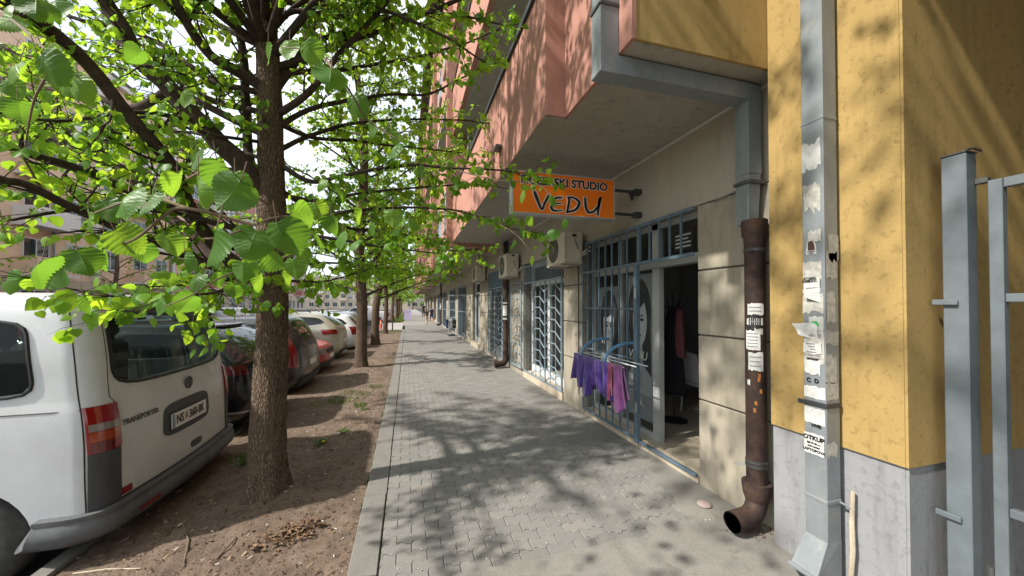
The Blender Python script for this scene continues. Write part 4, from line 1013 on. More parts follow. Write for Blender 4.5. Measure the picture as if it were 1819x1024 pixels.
# ================================================================== SALON INTERIOR
cs = thing('coat_stand', 'dark coat stand with hooks just inside the salon doorway', 'coat stand', (3.45, 4.15, .09))
MB().tube([(3.45, 4.15, .1), (3.45, 4.15, 1.85)], .018, 10).build('pole', M['dark_steel'], cs)
MB().lathe([(.17, .09), (.17, .105), (.06, .125), (.02, .14)], 24, (3.45, 4.15, 0)).build('base', M['black'], cs)
for a in range(4): d = Vector((math.cos(a*1.57+.4), math.sin(a*1.57+.4), 0)); p = Vector((3.45, 4.15, 1.62)); MB().tube([p, p+d*.1+Vector((0, 0, -.02)), p+d*.17+Vector((0, 0, .06)), p+d*.17+Vector((0, 0, .16))], .009, 7).build('hook', M['dark_steel'], cs)
def coatlike(x, y, z, L, w, mat, name, label, sd):
    def fn(u, v):
        a = 2*math.pi*v; t = u; rr = (.04+w*t**.6)*(1+.12*math.sin(4*a+sd))*(1 if t < .97 else .9)
        return (x+math.cos(a)*rr*.7, y+math.sin(a)*rr, z-L*t)
    o = MB().grid(fn, 20, 28).build(name, mat, fix=False, smooth='all'); o.modifiers.new('t', 'SOLIDIFY').thickness = .006
    tag(o, label, 'garment')
coatlike(3.40, 4.12, 1.62, 1.15, .16, M['coat'], 'hanging_coat', 'long black coat hanging on the coat stand in the doorway', 1)
coatlike(3.42, 4.0, 1.58, .62, .05, M['rose'], 'hanging_scarf', 'rose cloth hanging beside the black coat in the doorway', 3)
ch = thing('chair', 'white plastic chair standing inside the salon doorway', 'chair', (4.05, 4.3, .09))
MB().box(3.85, 4.25, 4.1, 4.5, .50, .54, .015).build('seat', M['pvc'], ch); b = MB(); b.grid(lambda u, v: (3.86-.08*v, 4.1+.4*u, .54+.42*v+.03*math.sin(u*3.14)), 8, 6); o = b.build('backrest', M['pvc'], ch, fix=False); o.modifiers.new('t', 'SOLIDIFY').thickness = .02
for (x, y) in ((3.88, 4.13), (4.22, 4.13), (3.88, 4.47), (4.22, 4.47)): MB().tube([(x, y, .5), (x-.02 if x < 4 else x+.02, y+(-.03 if y < 4.3 else .03), .091)], [.02, .013], 6).build('leg', M['pvc'], ch)
cb = thing('salon_cabinet', 'orange and black salon reception cabinet in the dim interior', 'cabinet', (4.9, 4.3, .09))
MB().lathe([(.38, .10), (.38, .14)], 28, (4.9, 4.3, 0)).build('base_ring', M['orange'], cb); MB().lathe([(.34, .14), (.34, .85), (.36, .86), (.36, .90)], 28, (4.9, 4.3, 0)).build('drum', M['black'], cb, smooth=True)
MB().box(4.48, 4.62, 3.98, 4.3, .62, 1.05, .01).build('orange_panel', M['orange'], cb); MB().box(4.47, 4.479, 4.05, 4.12, .70, .80).build('tag', M['paper'], cb)
pt = thing('potted_plant', 'dark bushy plant on the salon cabinet', 'plant', (4.95, 4.35, .9))
MB().lathe([(.08, .901), (.11, 1.08), (.10, 1.08)], 16, (4.95, 4.35, 0)).build('pot', M['black'], pt)
v_ = []; f_ = []
for i in range(90):
    d = Vector((random.gauss(0, 1), random.gauss(0, 1), abs(random.gauss(0, 1)))).normalized(); p = Vector((4.95, 4.35, 1.1)); e2 = p+d*random.uniform(.15, .3); s = d.orthogonal().normalized()*.02; k = len(v_)
    v_ += [p+d*.05, (p+e2)/2+s, e2, (p+e2)/2-s]; f_.append((k, k+1, k+2, k+3))
b = MB(); b.v = [tuple(q_) for q_ in v_]; b.f = f_; b.m = [0]*len(f_); b.build('foliage', M['grass'], pt, fix=False)
# ================================================================== VEHICLES
def pchip(xs, ys, q):
    xs = np.asarray(xs, float); ys = np.asarray(ys, float); h = np.diff(xs); d = np.diff(ys)/h; m = np.zeros_like(ys)
    for i in range(1, len(xs)-1):
        if d[i-1]*d[i] > 0: w1 = 2*h[i]+h[i-1]; w2 = h[i]+2*h[i-1]; m[i] = (w1+w2)/(w1/d[i-1]+w2/d[i])
    m[0] = d[0]; m[-1] = d[-1]
    q = np.clip(q, xs[0], xs[-1]); i = np.clip(np.searchsorted(xs, q)-1, 0, len(h)-1); t = (q-xs[i])/h[i]
    return ((2*t**3-3*t**2+1)*ys[i]+(t**3-2*t**2+t)*h[i]*m[i]+(-2*t**3+3*t**2)*ys[i+1]+(t**3-t**2)*h[i]*m[i+1])
class Shape:
    """car body as horizontal slices: rear x, front x, half width, rear / front corner radius per height"""
    def __init__(s, rows, rr=.2, rf=.45, crown=.06):
        s.r = np.array(rows, float); s.rr, s.rf, s.cr = rr, rf, crown; s.z0, s.z1 = s.r[0, 0], s.r[-1, 0]
    def at(s, z): return [float(pchip(s.r[:, 0], s.r[:, k], z)) for k in (1, 2, 3)]
    def rear(s, y, z, off=0):
        xr, xf, w = s.at(z); r = min(s.rr, w*.9); e = min(1, max(0, (abs(y)-(w-r))/r))
        return Vector((xr-r*(1-math.sqrt(max(0, 1-e*e)))-s.cr*(y/w)**2+off, y, z))
    def front(s, y, z, off=0):
        xr, xf, w = s.at(z); r = min(s.rf, w*.9); e = min(1, max(0, (abs(y)-(w-r))/r))
        return Vector((xf+r*.8*(1-math.sqrt(max(0, 1-e*e)))+s.cr*1.5*(y/w)**2-off, y, z))
    def side(s, x, z, sg=-1, off=0):
        xr, xf, w = s.at(z); xr -= s.cr; y = w
        r = min(s.rr, w*.9)
        if x > xr-r: e = min(1, (x-(xr-r))/r); y = w-r*(1-math.sqrt(max(0, 1-e*e)))
        r = min(s.rf, w*.9)
        if x < xf+r: e = min(1, (xf+r-x)/r); y = w-r*.5*(1-math.sqrt(max(0, 1-e*e)))
        return Vector((x, sg*(y+off), z))
    def loop(s, z, n=15):
        xr, xf, w = s.at(z); pts = []
        r = min(s.rr, w*.9); rf = min(s.rf, w*.9)
        ys = [(w-r)*i/4 for i in range(5)] + [w-r+r*math.sin(math.pi/2*i/7) for i in range(1, 8)]
        half = [s.rear(y, z) for y in ys]
        xa, xb = half[-1].x, s.front(w, z).x
        sides = [Vector((xa+(xb-xa)*i/16, w, z)) for i in range(1, 16)]
        ysf = [(w-rf)*i/4 for i in range(5)] + [w-rf+rf*math.sin(math.pi/2*i/7) for i in range(1, 8)]
        fr = [s.front(y, z) for y in reversed(ysf)]
        h = half+sides+fr
        return h + [Vector((p.x, -p.y, p.z)) for p in reversed(h[1:-1])]
    def body(s, scale=1.0, zlo=None, zhi=None):
        zz = [zlo if zlo is not None else s.z0]
        for a, b in zip(s.r[:-1, 0], s.r[1:, 0]): zz += [a+(b-a)*k/4 for k in (1, 2, 3, 4)]
        if zlo is not None: zz = [zlo]+[z for z in zz if z > zlo+.01]
        if zhi is not None: zz = [z for z in zz if z < zhi-.01]+[zhi]
        L = [s.loop(z) for z in zz]; n = len(L[0]); b = MB()
        b.add([p for l in L for p in l], [(i*n+k, i*n+(k+1) % n, (i+1)*n+(k+1) % n, (i+1)*n+k) for i in range(len(L)-1) for k in range(n)]+[tuple(range(n)), tuple((len(L)-1)*n+k for k in range(n))])
        return b
def patch(fn, quad, mat, name, parent, off=.004, sup=5.0, rings=(0, .3, .6, .85, 1), n=40, rim=.008):
    """rounded patch: quad in 2D (a,b) corners, mapped to the body by fn(a, b, off)"""
    q = [np.array(p, float) for p in quad]; b = MB(); vs_ = []; fs_ = []
    def bil(u, v): u = (u+1)/2; v = (v+1)/2; return (q[0]*(1-u)+q[1]*u)*(1-v)+(q[3]*(1-u)+q[2]*u)*v
    for ri, ro in enumerate(list(rings[1:])+[1.0]):
        o_ = off if ri < len(rings)-1 else off-rim
        for k in range(n):
            a = 2*math.pi*(k+.5)/n; c, s_ = math.cos(a), math.sin(a); m_ = (abs(c)**sup+abs(s_)**sup)**(-1/sup)
            p = bil(ro*c*m_, ro*s_*m_); vs_.append(fn(p[0], p[1], o_))
    c0 = bil(0, 0); vs_.append(fn(c0[0], c0[1], off)); ci_ = len(vs_)-1
    R_ = len(rings)
    for k in range(n): fs_.append((ci_, k, (k+1) % n))
    for r_ in range(R_-1):
        for k in range(n): fs_.append((r_*n+k, (r_+1)*n+k, (r_+1)*n+(k+1) % n, r_*n+(k+1) % n))
    b.add(vs_, fs_); return b.build(name, mat, parent, smooth=True)
def boolean(base, cutters):
    """carve the cutters out of base, keep the result as a plain mesh"""
    tmp = []
    for c in cutters:
        o = c.build('tmp', None); tmp.append(o); md = base.modifiers.new('b', 'BOOLEAN'); md.operation = 'DIFFERENCE'; md.object = o; md.solver = 'EXACT'
    dg = bpy.context.evaluated_depsgraph_get(); dg.update()
    me = bpy.data.meshes.new_from_object(base.evaluated_get(dg)); base.modifiers.clear(); base.data = me
    for o in tmp: bpy.data.objects.remove(o)
def wheel(parent, x, y, r, w=.2, sg=-1, rimm='rim'):
    t = MB().lathe([(r*.62, -w/2), (r*.80, -w/2-.005), (r*.95, -w/2+.02), (r, -w/2+.05), (r, w/2-.05), (r*.95, w/2-.02), (r*.80, w/2+.005), (r*.62, w/2)], 36, (x, y, r), 'Y', True).build('wheel', M['rubber'], parent, smooth=True)
    b = MB(); f_ = sg*(w/2-.015)
    b.lathe([(r*.64, f_), (r*.60, f_), (r*.58, f_-sg*.05), (r*.15, f_-sg*.03), (r*.12, f_), (.001, f_)], 36, (x, y, r), 'Y')
    for k in range(6):
        a = k*math.pi/3; c, s_ = math.cos(a), math.sin(a); p, q = Vector((x+c*r*.1, y+f_-sg*.012, r+s_*r*.1)), Vector((x+c*r*.61, y+f_-sg*.015, r+s_*r*.61)); b.tube([p, q], [.028, .022], 6)
    b.build('rim', M[rimm], t, smooth=True)
def car(name, label, rows, mat, loc, cfg, rz=0, cat='car', group='cars parked beside the soil strip'):
    sh_ = Shape(rows, cfg.get('rr', .22), cfg.get('rf', .5), cfg.get('crown', .06))
    root = thing(name, label, cat, (0, 0, 0), group)
    bo = sh_.body().build('body', mat, root, smooth=True)
    wr = cfg.get('wr', .32); wb = cfg['wheels']; hw = sh_.at(.5)[2]
    cut = []
    for x in wb:
        for sg in (-1, 1): cut.append(MB().lathe([(wr*1.13, -.17), (wr*1.13, .17)], 32, (x, sg*(hw-.10), wr), 'Y'))
    if cfg.get('cavity'):
        zc0, zc1, inset = cfg['cavity']
        rows2 = [(z, a-inset, f+inset, w-inset) for z, a, f, w in [(z, *sh_.at(z)) for z in np.linspace(zc0, zc1, 9)]]
        cut.append(Shape(rows2, .15, .4, .03).body())
    holes = cfg.get('holes', [])
    for h in holes: cut.append(h)
    boolean(bo, cut); bo.data.polygons.foreach_set('use_smooth', [True]*len(bo.data.polygons)); bo.data.set_sharp_from_angle(angle=R(32))
    bo.data.materials.clear(); bo.data.materials.append(mat)
    for x in wb:
        for sg in (-1, 1): wheel(root, x, sg*(hw-.115), wr, cfg.get('ww', .2), sg, cfg.get('rimm', 'rim'))
    G = M[cfg.get('glass', 'glass')]
    SD = lambda sg: (lambda a, b_, o: sh_.side(a, b_, sg, o)); RE = lambda a, b_, o: sh_.rear(a, b_, o); FR = lambda a, b_, o: sh_.front(a, b_, o)
    go = cfg.get('goff', .004)
    for q in cfg.get('side_glass', []):
        for sg in (-1, 1): patch(SD(sg), q, G, 'side_window', root, go, cfg.get('gsup', 5))
    if 'rear_glass' in cfg: patch(RE, cfg['rear_glass'], G, 'rear_window', root, go, 6)
    if 'front_glass' in cfg: patch(FR, cfg['front_glass'], G, 'windscreen', root, .004, 7)
    for (q, m_, nm, o_) in cfg.get('rear', []): patch(RE, q, M[m_], nm, root, o_)
    for (q, m_, nm, o_) in cfg.get('front', []): patch(FR, q, M[m_], nm, root, o_)
    for (q, m_, nm, o_) in cfg.get('sidep', []):
        for sg in (-1, 1): patch(SD(sg), q, M[m_], nm, root, o_)
    root.location = loc; root.rotation_euler.z = rz
    return root, sh_
def wrapband(sh_, z0, z1, t0, t1, off, thick, mat, name, parent, zs_=5, bulge=0, n=30):
    """strip following the body outline; t is the distance round the outline from the rear centre, in metres"""
    def sample(z):
        l = sh_.loop(z)[:30]; P = np.array([(p.x, p.y) for p in l]); c = np.concatenate([[0], np.cumsum(np.linalg.norm(np.diff(P, axis=0), axis=1))])
        ts = np.linspace(t0, t1, n+1); out = []
        def pos(t): a = abs(t); return np.array([np.interp(a, c, P[:, 0]), math.copysign(1, t)*np.interp(a, c, P[:, 1])])
        for t in ts:
            q = pos(t); d = pos(t+.012)-pos(t-.012); nn = np.array([d[1], -d[0]]); nn /= max(1e-9, np.linalg.norm(nn)); out.append((q, nn))
        return out
    rows = []
    for i in range(zs_+1):
        z = z0+(z1-z0)*i/zs_; o_ = off+bulge*math.sin(math.pi*i/zs_); rows.append([Vector((q[0]+nn[0]*o_, q[1]+nn[1]*o_, z)) for q, nn in sample(z)])
    for first in (True, False):
        z = z0 if first else z1; r_ = [Vector((q[0]+nn[0]*(off-thick), q[1]+nn[1]*(off-thick), z)) for q, nn in sample(z)]
        rows = [r_]+rows if first else rows+[r_]
    m_ = n+1; b = MB(); b.add([p for r_ in rows for p in r_], [(i*m_+k, i*m_+k+1, (i+1)*m_+k+1, (i+1)*m_+k) for i in range(len(rows)-1) for k in range(m_-1)]+[tuple(i*m_ for i in range(len(rows))), tuple(i*m_+m_-1 for i in range(len(rows)-1, -1, -1))])
    return b.build(name, mat, parent, smooth=True)
# ---- white van
VR = [(.24, -.12, -4.72, .86), (.32, -.05, -4.84, .925), (.48, -.035, -4.87, .945), (.65, -.04, -4.88, .95), (.88, -.045, -4.80, .952), (1.02, -.055, -4.68, .95), (1.13, -.07, -4.45, .945), (1.22, -.09, -4.05, .935), (1.5, -.125, -3.75, .922), (1.74, -.17, -3.45, .890), (1.84, -.20, -3.30, .862), (1.895, -.265, -3.15, .805), (1.93, -.42, -3.0, .66), (1.942, -.9, -2.6, .3)]
_v = Shape(VR, .13, .5, .05)
def prism_x(quad, x0, x1): return MB().prism([(x0, p[0], p[1]) for p in quad], (x1-x0, 0, 0))
def prism_y(quad, y0, y1): return MB().prism([(p[0], y0, p[1]) for p in quad], (0, y1-y0, 0))
rg = [(-.77, 1.25), (.77, 1.25), (.735, 1.83), (-.735, 1.83)]
sgl = [[(-1.72, 1.245), (-.42, 1.245), (-.50, 1.745), (-1.72, 1.745)], [(-2.95, 1.245), (-1.84, 1.245), (-1.84, 1.745), (-2.95, 1.745)], [(-3.75, 1.26), (-3.05, 1.245), (-3.05, 1.72), (-3.42, 1.70)]]
ins = lambda q, d: [(p[0]+(d if p[0] < sum(k[0] for k in q)/4 else -d), p[1]+(d if p[1] < sum(k[1] for k in q)/4 else -d)) for p in q]
def superpoly(q, sup, k, n=36):
    q = [np.array(p, float) for p in q]; out = []
    for i in range(n):
        a = 2*math.pi*(i+.5)/n; c, s_ = math.cos(a), math.sin(a); m_ = k*(abs(c)**sup+abs(s_)**sup)**(-1/sup); u, v = (c*m_+1)/2, (s_*m_+1)/2
        out.append(tuple((q[0]*(1-u)+q[1]*u)*(1-v)+(q[3]*(1-u)+q[2]*u)*v))
    return out
holes = [prism_x(superpoly(rg, 6, .975), -1.0, .2)] + [prism_y(superpoly(q, 8, .97), -1.2, 1.2) for q in sgl]
van, vs_h = car('white_van', 'dirty white panel van parked with its rear toward the pavement beside the near tree', VR, M['van_white'], (-1.88, 4.055, -.2), dict(
    rr=.13, wr=.335, wheels=(-.80, -3.85), ww=.22, rimm='strap', cavity=(.95, 1.86, .07), holes=holes, glass='van_glass', goff=.006, gsup=8,
    rear_glass=rg, side_glass=sgl,
    front_glass=[(-.78, 1.27), (.78, 1.27), (.68, 1.78), (-.68, 1.78)],
    rear=[([(-.36, .735), (.36, .735), (.34, 1.01), (-.34, 1.01)], 'trim', 'plate_recess', .006), ([(.02, .525), (.20, .525), (.20, .585), (.02, .585)], 'trim', 'door_handle', .006), ([(.80, .97), (.84, .97), (.84, 1.02), (.80, 1.02)], 'black', 'lock', .004)],
    sidep=[([(-2.9, 1.10), (-2.7, 1.10), (-2.7, 1.14), (-2.9, 1.14)], 'trim', 'door_handle', .02)]), cat='van', group=None)
for sg in (-1, 1):
    for q in sgl: pp = [vs_h.side(p[0], p[1], sg, .003) for p in superpoly(q, 8, .985, 60)]; MB().tube(pp+pp[:1], .011, 6).build('window_seal', M['black'], van)
pp = [vs_h.rear(p[0], p[1], .003) for p in superpoly(rg, 6, .985, 64)]; MB().tube(pp+pp[:1], .012, 6).build('window_seal', M['black'], van)
V = van; vo = Vector((-1.88, 4.055, -.2))
def vadd(b, name, mat, parent=None, smooth=False): return b.build(name, M[mat], parent or V, smooth=smooth)
wrapband(vs_h, .25, .44, -1.19, 1.19, .050, .06, M['bumper'], 'bumper', V, 6, .035, 60)
wrapband(vs_h, .442, .468, -1.19, 1.19, .058, .09, M['bumper'], 'bumper_step', V, 2, 0, 60)
for sg in (-1, 1):
    a, e = sorted((sg*.775, sg*.958))
    wrapband(vs_h, .472, .845, a, e, .010, .03, M['trim'], 'corner_cover', V)
    lamp = wrapband(vs_h, .85, 1.16, a, e, .014, .03, M['lamp_red'], 'tail_light', V)
    wrapband(vs_h, .995, 1.045, a+.012, e-.012, .0175, .012, M['lamp_clear'], 'reversing_lens', lamp, 2)
    wrapband(vs_h, .925, .99, a+.012, e-.012, .0172, .012, M['lamp_amber'], 'indicator_lens', lamp, 2)
    wrapband(vs_h, .86, .92, a+.012, e-.06, .0172, .012, M['lamp_dark'], 'lens_band', lamp, 2)
def vrear(y0, y1, z0, z1, off, th, name, mat, parent=None):
    b = MB(); b.grid(lambda u, v: vs_h.rear(y0+(y1-y0)*u, z0+(z1-z0)*v, off), 4, 2); o = b.build(name, M[mat], parent or V, fix=False)
    o.modifiers.new('t', 'SOLIDIFY').thickness = th; return o
pl = vrear(-.27, .27, .79, .915, .016, .006, 'number_plate', 'white_ink'); vrear(-.285, .285, .775, .93, .010, .004, 'plate_holder', 'black')
vrear(-.268, -.235, .793, .912, .0185, .001, 'plate_band', 'car_blue', pl)
def vtext(t, s, y, z, m_, off=.0195, o2=.001, sx=1, p=None):
    xr = vs_h.rear(y, z, off); o = text(t, s, M[m_], p or V, (xr.x, y, z), '+X', o2, .0008, sx=sx)
    for v in o.data.vertices: v.co.x = vs_h.rear(v.co.y, v.co.z, off).x+(v.co.x-xr.x)
    return o
vtext('NS', .105, -.165, .853, 'ink', .0195, .001, .8, pl); vtext('360-BK', .105, .095, .853, 'ink', .0195, .001, .8, pl)
vrear(-.085, -.055, .835, .89, .0188, .001, 'plate_crest', 'lamp_red', pl)
vtext('TRANSPORTER', .054, -.575, .995, 'strap', .006, .0015, .95)
em = MB(); ec = vs_h.rear(.03, 1.13, .004); em.lathe([(.055, 0), (.055, .008), (.047, .010), (.047, .003), (.001, .003)], 32, ec, 'X'); eo = em.build('emblem', M['trim'], V, smooth=True)
es = MB(); ey, ez, ex = ec.y, ec.z, ec.x+.007
for pts in ([(-.018, .042), (0, .004), (.018, .042)], [(-.040, .022), (-.018, -.040), (0, -.006), (.018, -.040), (.040, .022)]):
    es.tube([(ex, ey+a, ez+c_) for a, c_ in pts], .0042, 6)
es.build('emblem_letters', M['rim'], eo)
for (y0, y1, z0, z1) in ((-.775, -.68, .49, .54), (.84, .88, .50, .55)): vrear(y0, y1, z0, z1, .004, .002, 'reflector_sticker', 'lamp_red')
o = MB().grid(lambda u, v: vs_h.rear(-.72+.2*u, .34+.035*v, .088), 3, 1).build('reflector', M['lamp_red'], V, fix=False)
def seam(pts, parent, w=.004): return MB().tube(pts, w, 5).build('seam', M['black'], parent)
for sg in (-1, 1):
    seam([vs_h.side(x, 1.145, sg, .001) for x in np.linspace(-.20, -4.2, 30)], V, .004)
    seam([vs_h.rear(sg*(vs_h.at(z)[2]-.13+.13*math.sin(R(63))), z, .001) for z in np.linspace(.47, 1.82, 30)], V, .004)
    seam([vs_h.side(-1.78, z, sg, -.001) for z in np.linspace(.45, 1.80, 16)], V, .004)
    seam([vs_h.side(-2.98, z, sg, -.001) for z in np.linspace(.45, 1.80, 16)], V, .004)
seam([vs_h.rear(y, .475, .0) for y in np.linspace(-.78, .78, 24)], V, .005); seam([vs_h.rear(y, 1.835, 0) for y in np.linspace(-.7, .7, 20)], V, .006)
for sg in (-1, 1): seam([vs_h.rear(sg*.775, z, -.001) for z in np.linspace(.48, 1.16, 12)]+[vs_h.rear(sg*(.80-.08*(z-1.2)), z, -.001) for z in np.linspace(1.2, 1.82, 12)], V, .0035)
for i, (x, y) in enumerate(((-.95, -.5), (-.95, 0), (-.95, .5), (-2.0, -.5), (-2.0, .45), (-3.0, -.45), (-3.0, .45))):
    b = MB().box(x-.07, x+.06, y-.22, y+.22, .955, 1.50, .05); b.box(x-.05, x+.04, y-.12, y+.12, 1.53, 1.74, .045); b.box(x-.015, x+.015, y-.06, y-.04, 1.49, 1.54); b.box(x-.015, x+.015, y+.04, y+.06, 1.49, 1.54)
    b.build('seat', M['trim'], V)
MB().tube([(-.80, .86, .335), (-.80, -.86, .335)], .04, 8).build('axle', M['black'], V); MB().box(-4.5, -.2, -.7, .7, .26, .34).build('underbody', M['black'], V)
# ---- other cars: hatchbacks and estate shapes
HB = [(.20, -.14, -4.10, .78), (.30, -.03, -4.22, .86), (.48, 0, -4.27, .885), (.66, -.012, -4.24, .895), (.80, -.03, -4.14, .89), (.90, -.06, -3.75, .88), (.98, -.10, -3.25, .86), (1.16, -.24, -2.88, .80), (1.32, -.38, -2.52, .73), (1.41, -.50, -2.22, .66), (1.455, -.66, -1.98, .52), (1.468, -1.0, -1.6, .25)]
SUV = [(.26, -.14, -4.50, .80), (.36, -.03, -4.63, .88), (.55, 0, -4.68, .905), (.78, -.015, -4.64, .915), (.96, -.03, -4.50, .91), (1.06, -.06, -4.00, .90), (1.14, -.11, -3.45, .87), (1.30, -.28, -3.10, .81), (1.46, -.50, -2.70, .74), (1.55, -.68, -2.40, .66), (1.595, -.86, -2.1, .52), (1.61, -1.2, -1.7, .25)]
MPV = [(.22, -.12, -4.2, .80), (.32, -.03, -4.32, .87), (.5, 0, -4.37, .90), (.72, -.01, -4.34, .905), (.9, -.03, -4.2, .90), (1.0, -.05, -3.8, .89), (1.08, -.08, -3.4, .87), (1.28, -.17, -3.0, .82), (1.46, -.27, -2.6, .76), (1.56, -.36, -2.3, .69), (1.605, -.50, -2.0, .55), (1.62, -.9, -1.6, .25)]
def zl(rows, z): return z
def std(rows, k=1.0, lamp='hi', **kw):
    h = rows[-1][0]; b = rows[6][0]+.02; t = h-.13; L = -rows[3][2]
    d = dict(rr=.24, wr=.32 if h < 1.55 else .35, wheels=(-.82, -L+.86),
        side_glass=[[(-L+1.42, b+.01), (-L+2.22, b), (-L+2.22, t), (-L+1.92, t-.02)], [(-L+2.28, b), (-L+3.08, b), (-L+3.05, t), (-L+2.28, t)], [(-L+3.13, b), (-.42, b+.10), (-.68, t-.03), (-L+3.10, t)]],
        rear_glass=[(-.60, b+.03), (.60, b+.03), (.52, t+.03), (-.52, t+.03)], front_glass=[(-.70, b+.03), (.70, b+.03), (.56, t+.02), (-.56, t+.02)],
        rear=[([(-.26, .62), (.26, .62), (.26, .73), (-.26, .73)], 'white_ink', 'number_plate', .010), ([(-.74, .26), (.74, .26), (.72, .46), (-.72, .46)], 'trim', 'bumper', .02)] + [([(s*.84, b-.30), (s*.56, b-.28), (s*.58, b-.07), (s*.82, b-.05)], 'lamp_red', 'tail_light', .012) for s in (-1, 1)],
        front=[([(-.70, .26), (.70, .26), (.70, .44), (-.70, .44)], 'trim', 'bumper_grille', .012), ([(-.40, .60), (.40, .60), (.42, .72), (-.42, .72)], 'black', 'grille', .012), ([(-.26, .47), (.26, .47), (.26, .57), (-.26, .57)], 'white_ink', 'number_plate', .014)] + [([(s*.80, .60), (s*.48, .60), (s*.46, .74), (s*.80, .80)], 'lamp_clear', 'headlight', .012) for s in (-1, 1)])
    d.update(kw); return d
def trimcar(root, sh_, wrap=(.14, .30), z=(.80, .98)):
    for sg in (-1, 1):
        for x in (-2.05,): seam([sh_.side(x, q, sg, -.001) for q in np.linspace(.35, sh_.r[6][0], 8)], root, .004)
        b = MB(); p = sh_.side(-2.95, sh_.r[6][0]+.04, sg, .0); b.tube([p, p+Vector((0, sg*.08, .02))], .02, 6); b.tube([p+Vector((.05, sg*.16, .04)), p+Vector((-.06, sg*.16, .04))], [.075, .06], 8); b.build('mirror', M['black'], root)
    seam([sh_.rear(y, .60, -.002) for y in np.linspace(-.66, .66, 16)], root, .004)
ck = []
def addcar(name, label, rows, mat, X, Y, rz=0, z=-.2, wrap=None, group='cars parked beside the soil strip', **kw):
    c_, s_ = car(name, label, rows, M[mat], (X, Y, z), std(rows, **kw), rz, group=group)
    trimcar(c_, s_)
    if wrap:
        for (a, e) in (wrap[:2], (-wrap[1], -wrap[0])): wrapband(s_, wrap[2], wrap[3], a, e, .012, .02, M[wrap[4]], 'tail_light', c_)
    return c_, s_
norear = lambda rows: [([(-.26, .62), (.26, .62), (.26, .73), (-.26, .73)], 'white_ink', 'number_plate', .010), ([(-.74, .24), (.74, .24), (.72, .44), (-.72, .44)], 'trim', 'bumper', .02)]
bk, s_ = addcar('black_car', 'glossy black car between the white van and the near tree trunk', SUV, 'car_black', -1.92, 6.42, wrap=(.80, 1.08, .93, 1.05, 'lamp_dark'), rear=norear(SUV))
MB().tube([s_.rear(y, 1.545, .05) for y in np.linspace(-.56, .56, 12)], .022, 6).build('roof_spoiler', M['car_black'], bk); MB().prism([(-1.35, -.012, 1.60), (-1.15, -.012, 1.60), (-1.14, -.012, 1.68), (-1.18, -.012, 1.685)], (0, .024, 0)).build('antenna_fin', M['black'], bk)
wrapband(s_, .43, .455, -1.3, 1.3, .012, .01, M['rim'], 'chrome_strip', bk, 2)
addcar('grey_car', 'dark grey hatchback with tall red tail lights behind the near trunk', MPV, 'car_grey', -1.90, 8.60, wrap=(.80, 1.0, .66, 1.25, 'lamp_red'), rear=norear(MPV), rimm='rim')
addcar('red_car', 'red car parked nose toward the pavement between grey and beige cars', HB, 'car_red', -1.92-4.27, 10.65, math.pi)
bg_, s_ = addcar('beige_car', 'champagne estate car with red tail lights before the second tree', SUV, 'car_beige', -1.98, 13.2, wrap=(.80, 1.24, .93, 1.08, 'lamp_red'), rear=norear(SUV))
for sg in (-1, 1): MB().tube([(-.9, sg*.60, 1.60), (-1.0, sg*.60, 1.645), (-2.3, sg*.60, 1.645), (-2.4, sg*.60, 1.60)], .016, 6).build('roof_rail', M['dark_steel'], bg_)
addcar('white_hatchback', 'white hatchback half hidden behind the second tree trunk', HB, 'car_white', -1.75, 15.9, wrap=(.74, 1.0, .70, 1.0, 'lamp_red'), rear=norear(HB))
addcar('silver_car', 'silver car in the near row just before the driveway', HB, 'car_silver', -2.2, 20.3)
PU = [(.32, -.10, -4.95, .82), (.42, -.02, -5.08, .90), (.62, 0, -5.12, .92), (.9, -.01, -5.08, .925), (1.08, -.02, -4.9, .92), (1.15, -.05, -4.4, .91), (1.20, -.9, -3.9, .89), (1.40, -1.15, -3.5, .82), (1.60, -1.5, -3.05, .74), (1.68, -1.7, -2.8, .66), (1.72, -1.9, -2.5, .52), (1.735, -2.2, -2.2, .25)]
pk = std(SUV); addcar('white_pickup', 'white pickup with red tail light beyond the concrete driveway', PU, 'car_white', -1.55, 36.2, group=None, wheels=(-1.15, -4.2), wr=.38, side_glass=[[(-3.5, 1.24), (-2.75, 1.24), (-2.75, 1.55), (-3.15, 1.55)], [(-2.68, 1.24), (-1.85, 1.24), (-1.95, 1.55), (-2.68, 1.55)]], rear_glass=[(-.55, 1.27), (.55, 1.27), (.5, 1.58), (-.5, 1.58)], wrap=(.78, 1.02, .75, 1.08, 'lamp_red'), rear=norear(SUV))
# second row across the lane
ROW2 = [(12.0, MPV, 'car_blue'), (15.2, HB, 'car_silver'), (18.4, HB, 'car_red'), (21.4, MPV, 'car_blue'), (24.4, HB, 'car_white'), (27.6, SUV, 'car_silver'), (31, HB, 'car_grey'), (34.5, MPV, 'car_white'), (38.5, HB, 'car_silver'), (43, SUV, 'car_blue')]
NTH = ['nearest', 'second', 'third', 'fourth', 'fifth', 'sixth', 'seventh', 'eighth', 'ninth', 'farthest']
CN = dict(car_blue='blue grey', car_silver='silver', car_red='red', car_white='white', car_grey='dark grey')
for i, (y, rows, m_) in enumerate(ROW2):
    addcar('parked_car', '%s car, %s in the row across the parking lane' % (CN[m_], NTH[i]), rows, m_, -12.6+random.uniform(-.2, .2), y, group='cars parked across the lane')
for i, (x, y, rows, m_, l) in enumerate(((-3.0, 41.5, SUV, 'car_grey', 'dark car parked beyond the white pickup'), (-3.1, 45, HB, 'car_silver', 'silver car parked beyond the dark car past the pickup'))):
    addcar('parked_car', l, rows, m_, x, y, group='cars parked beyond the driveway')
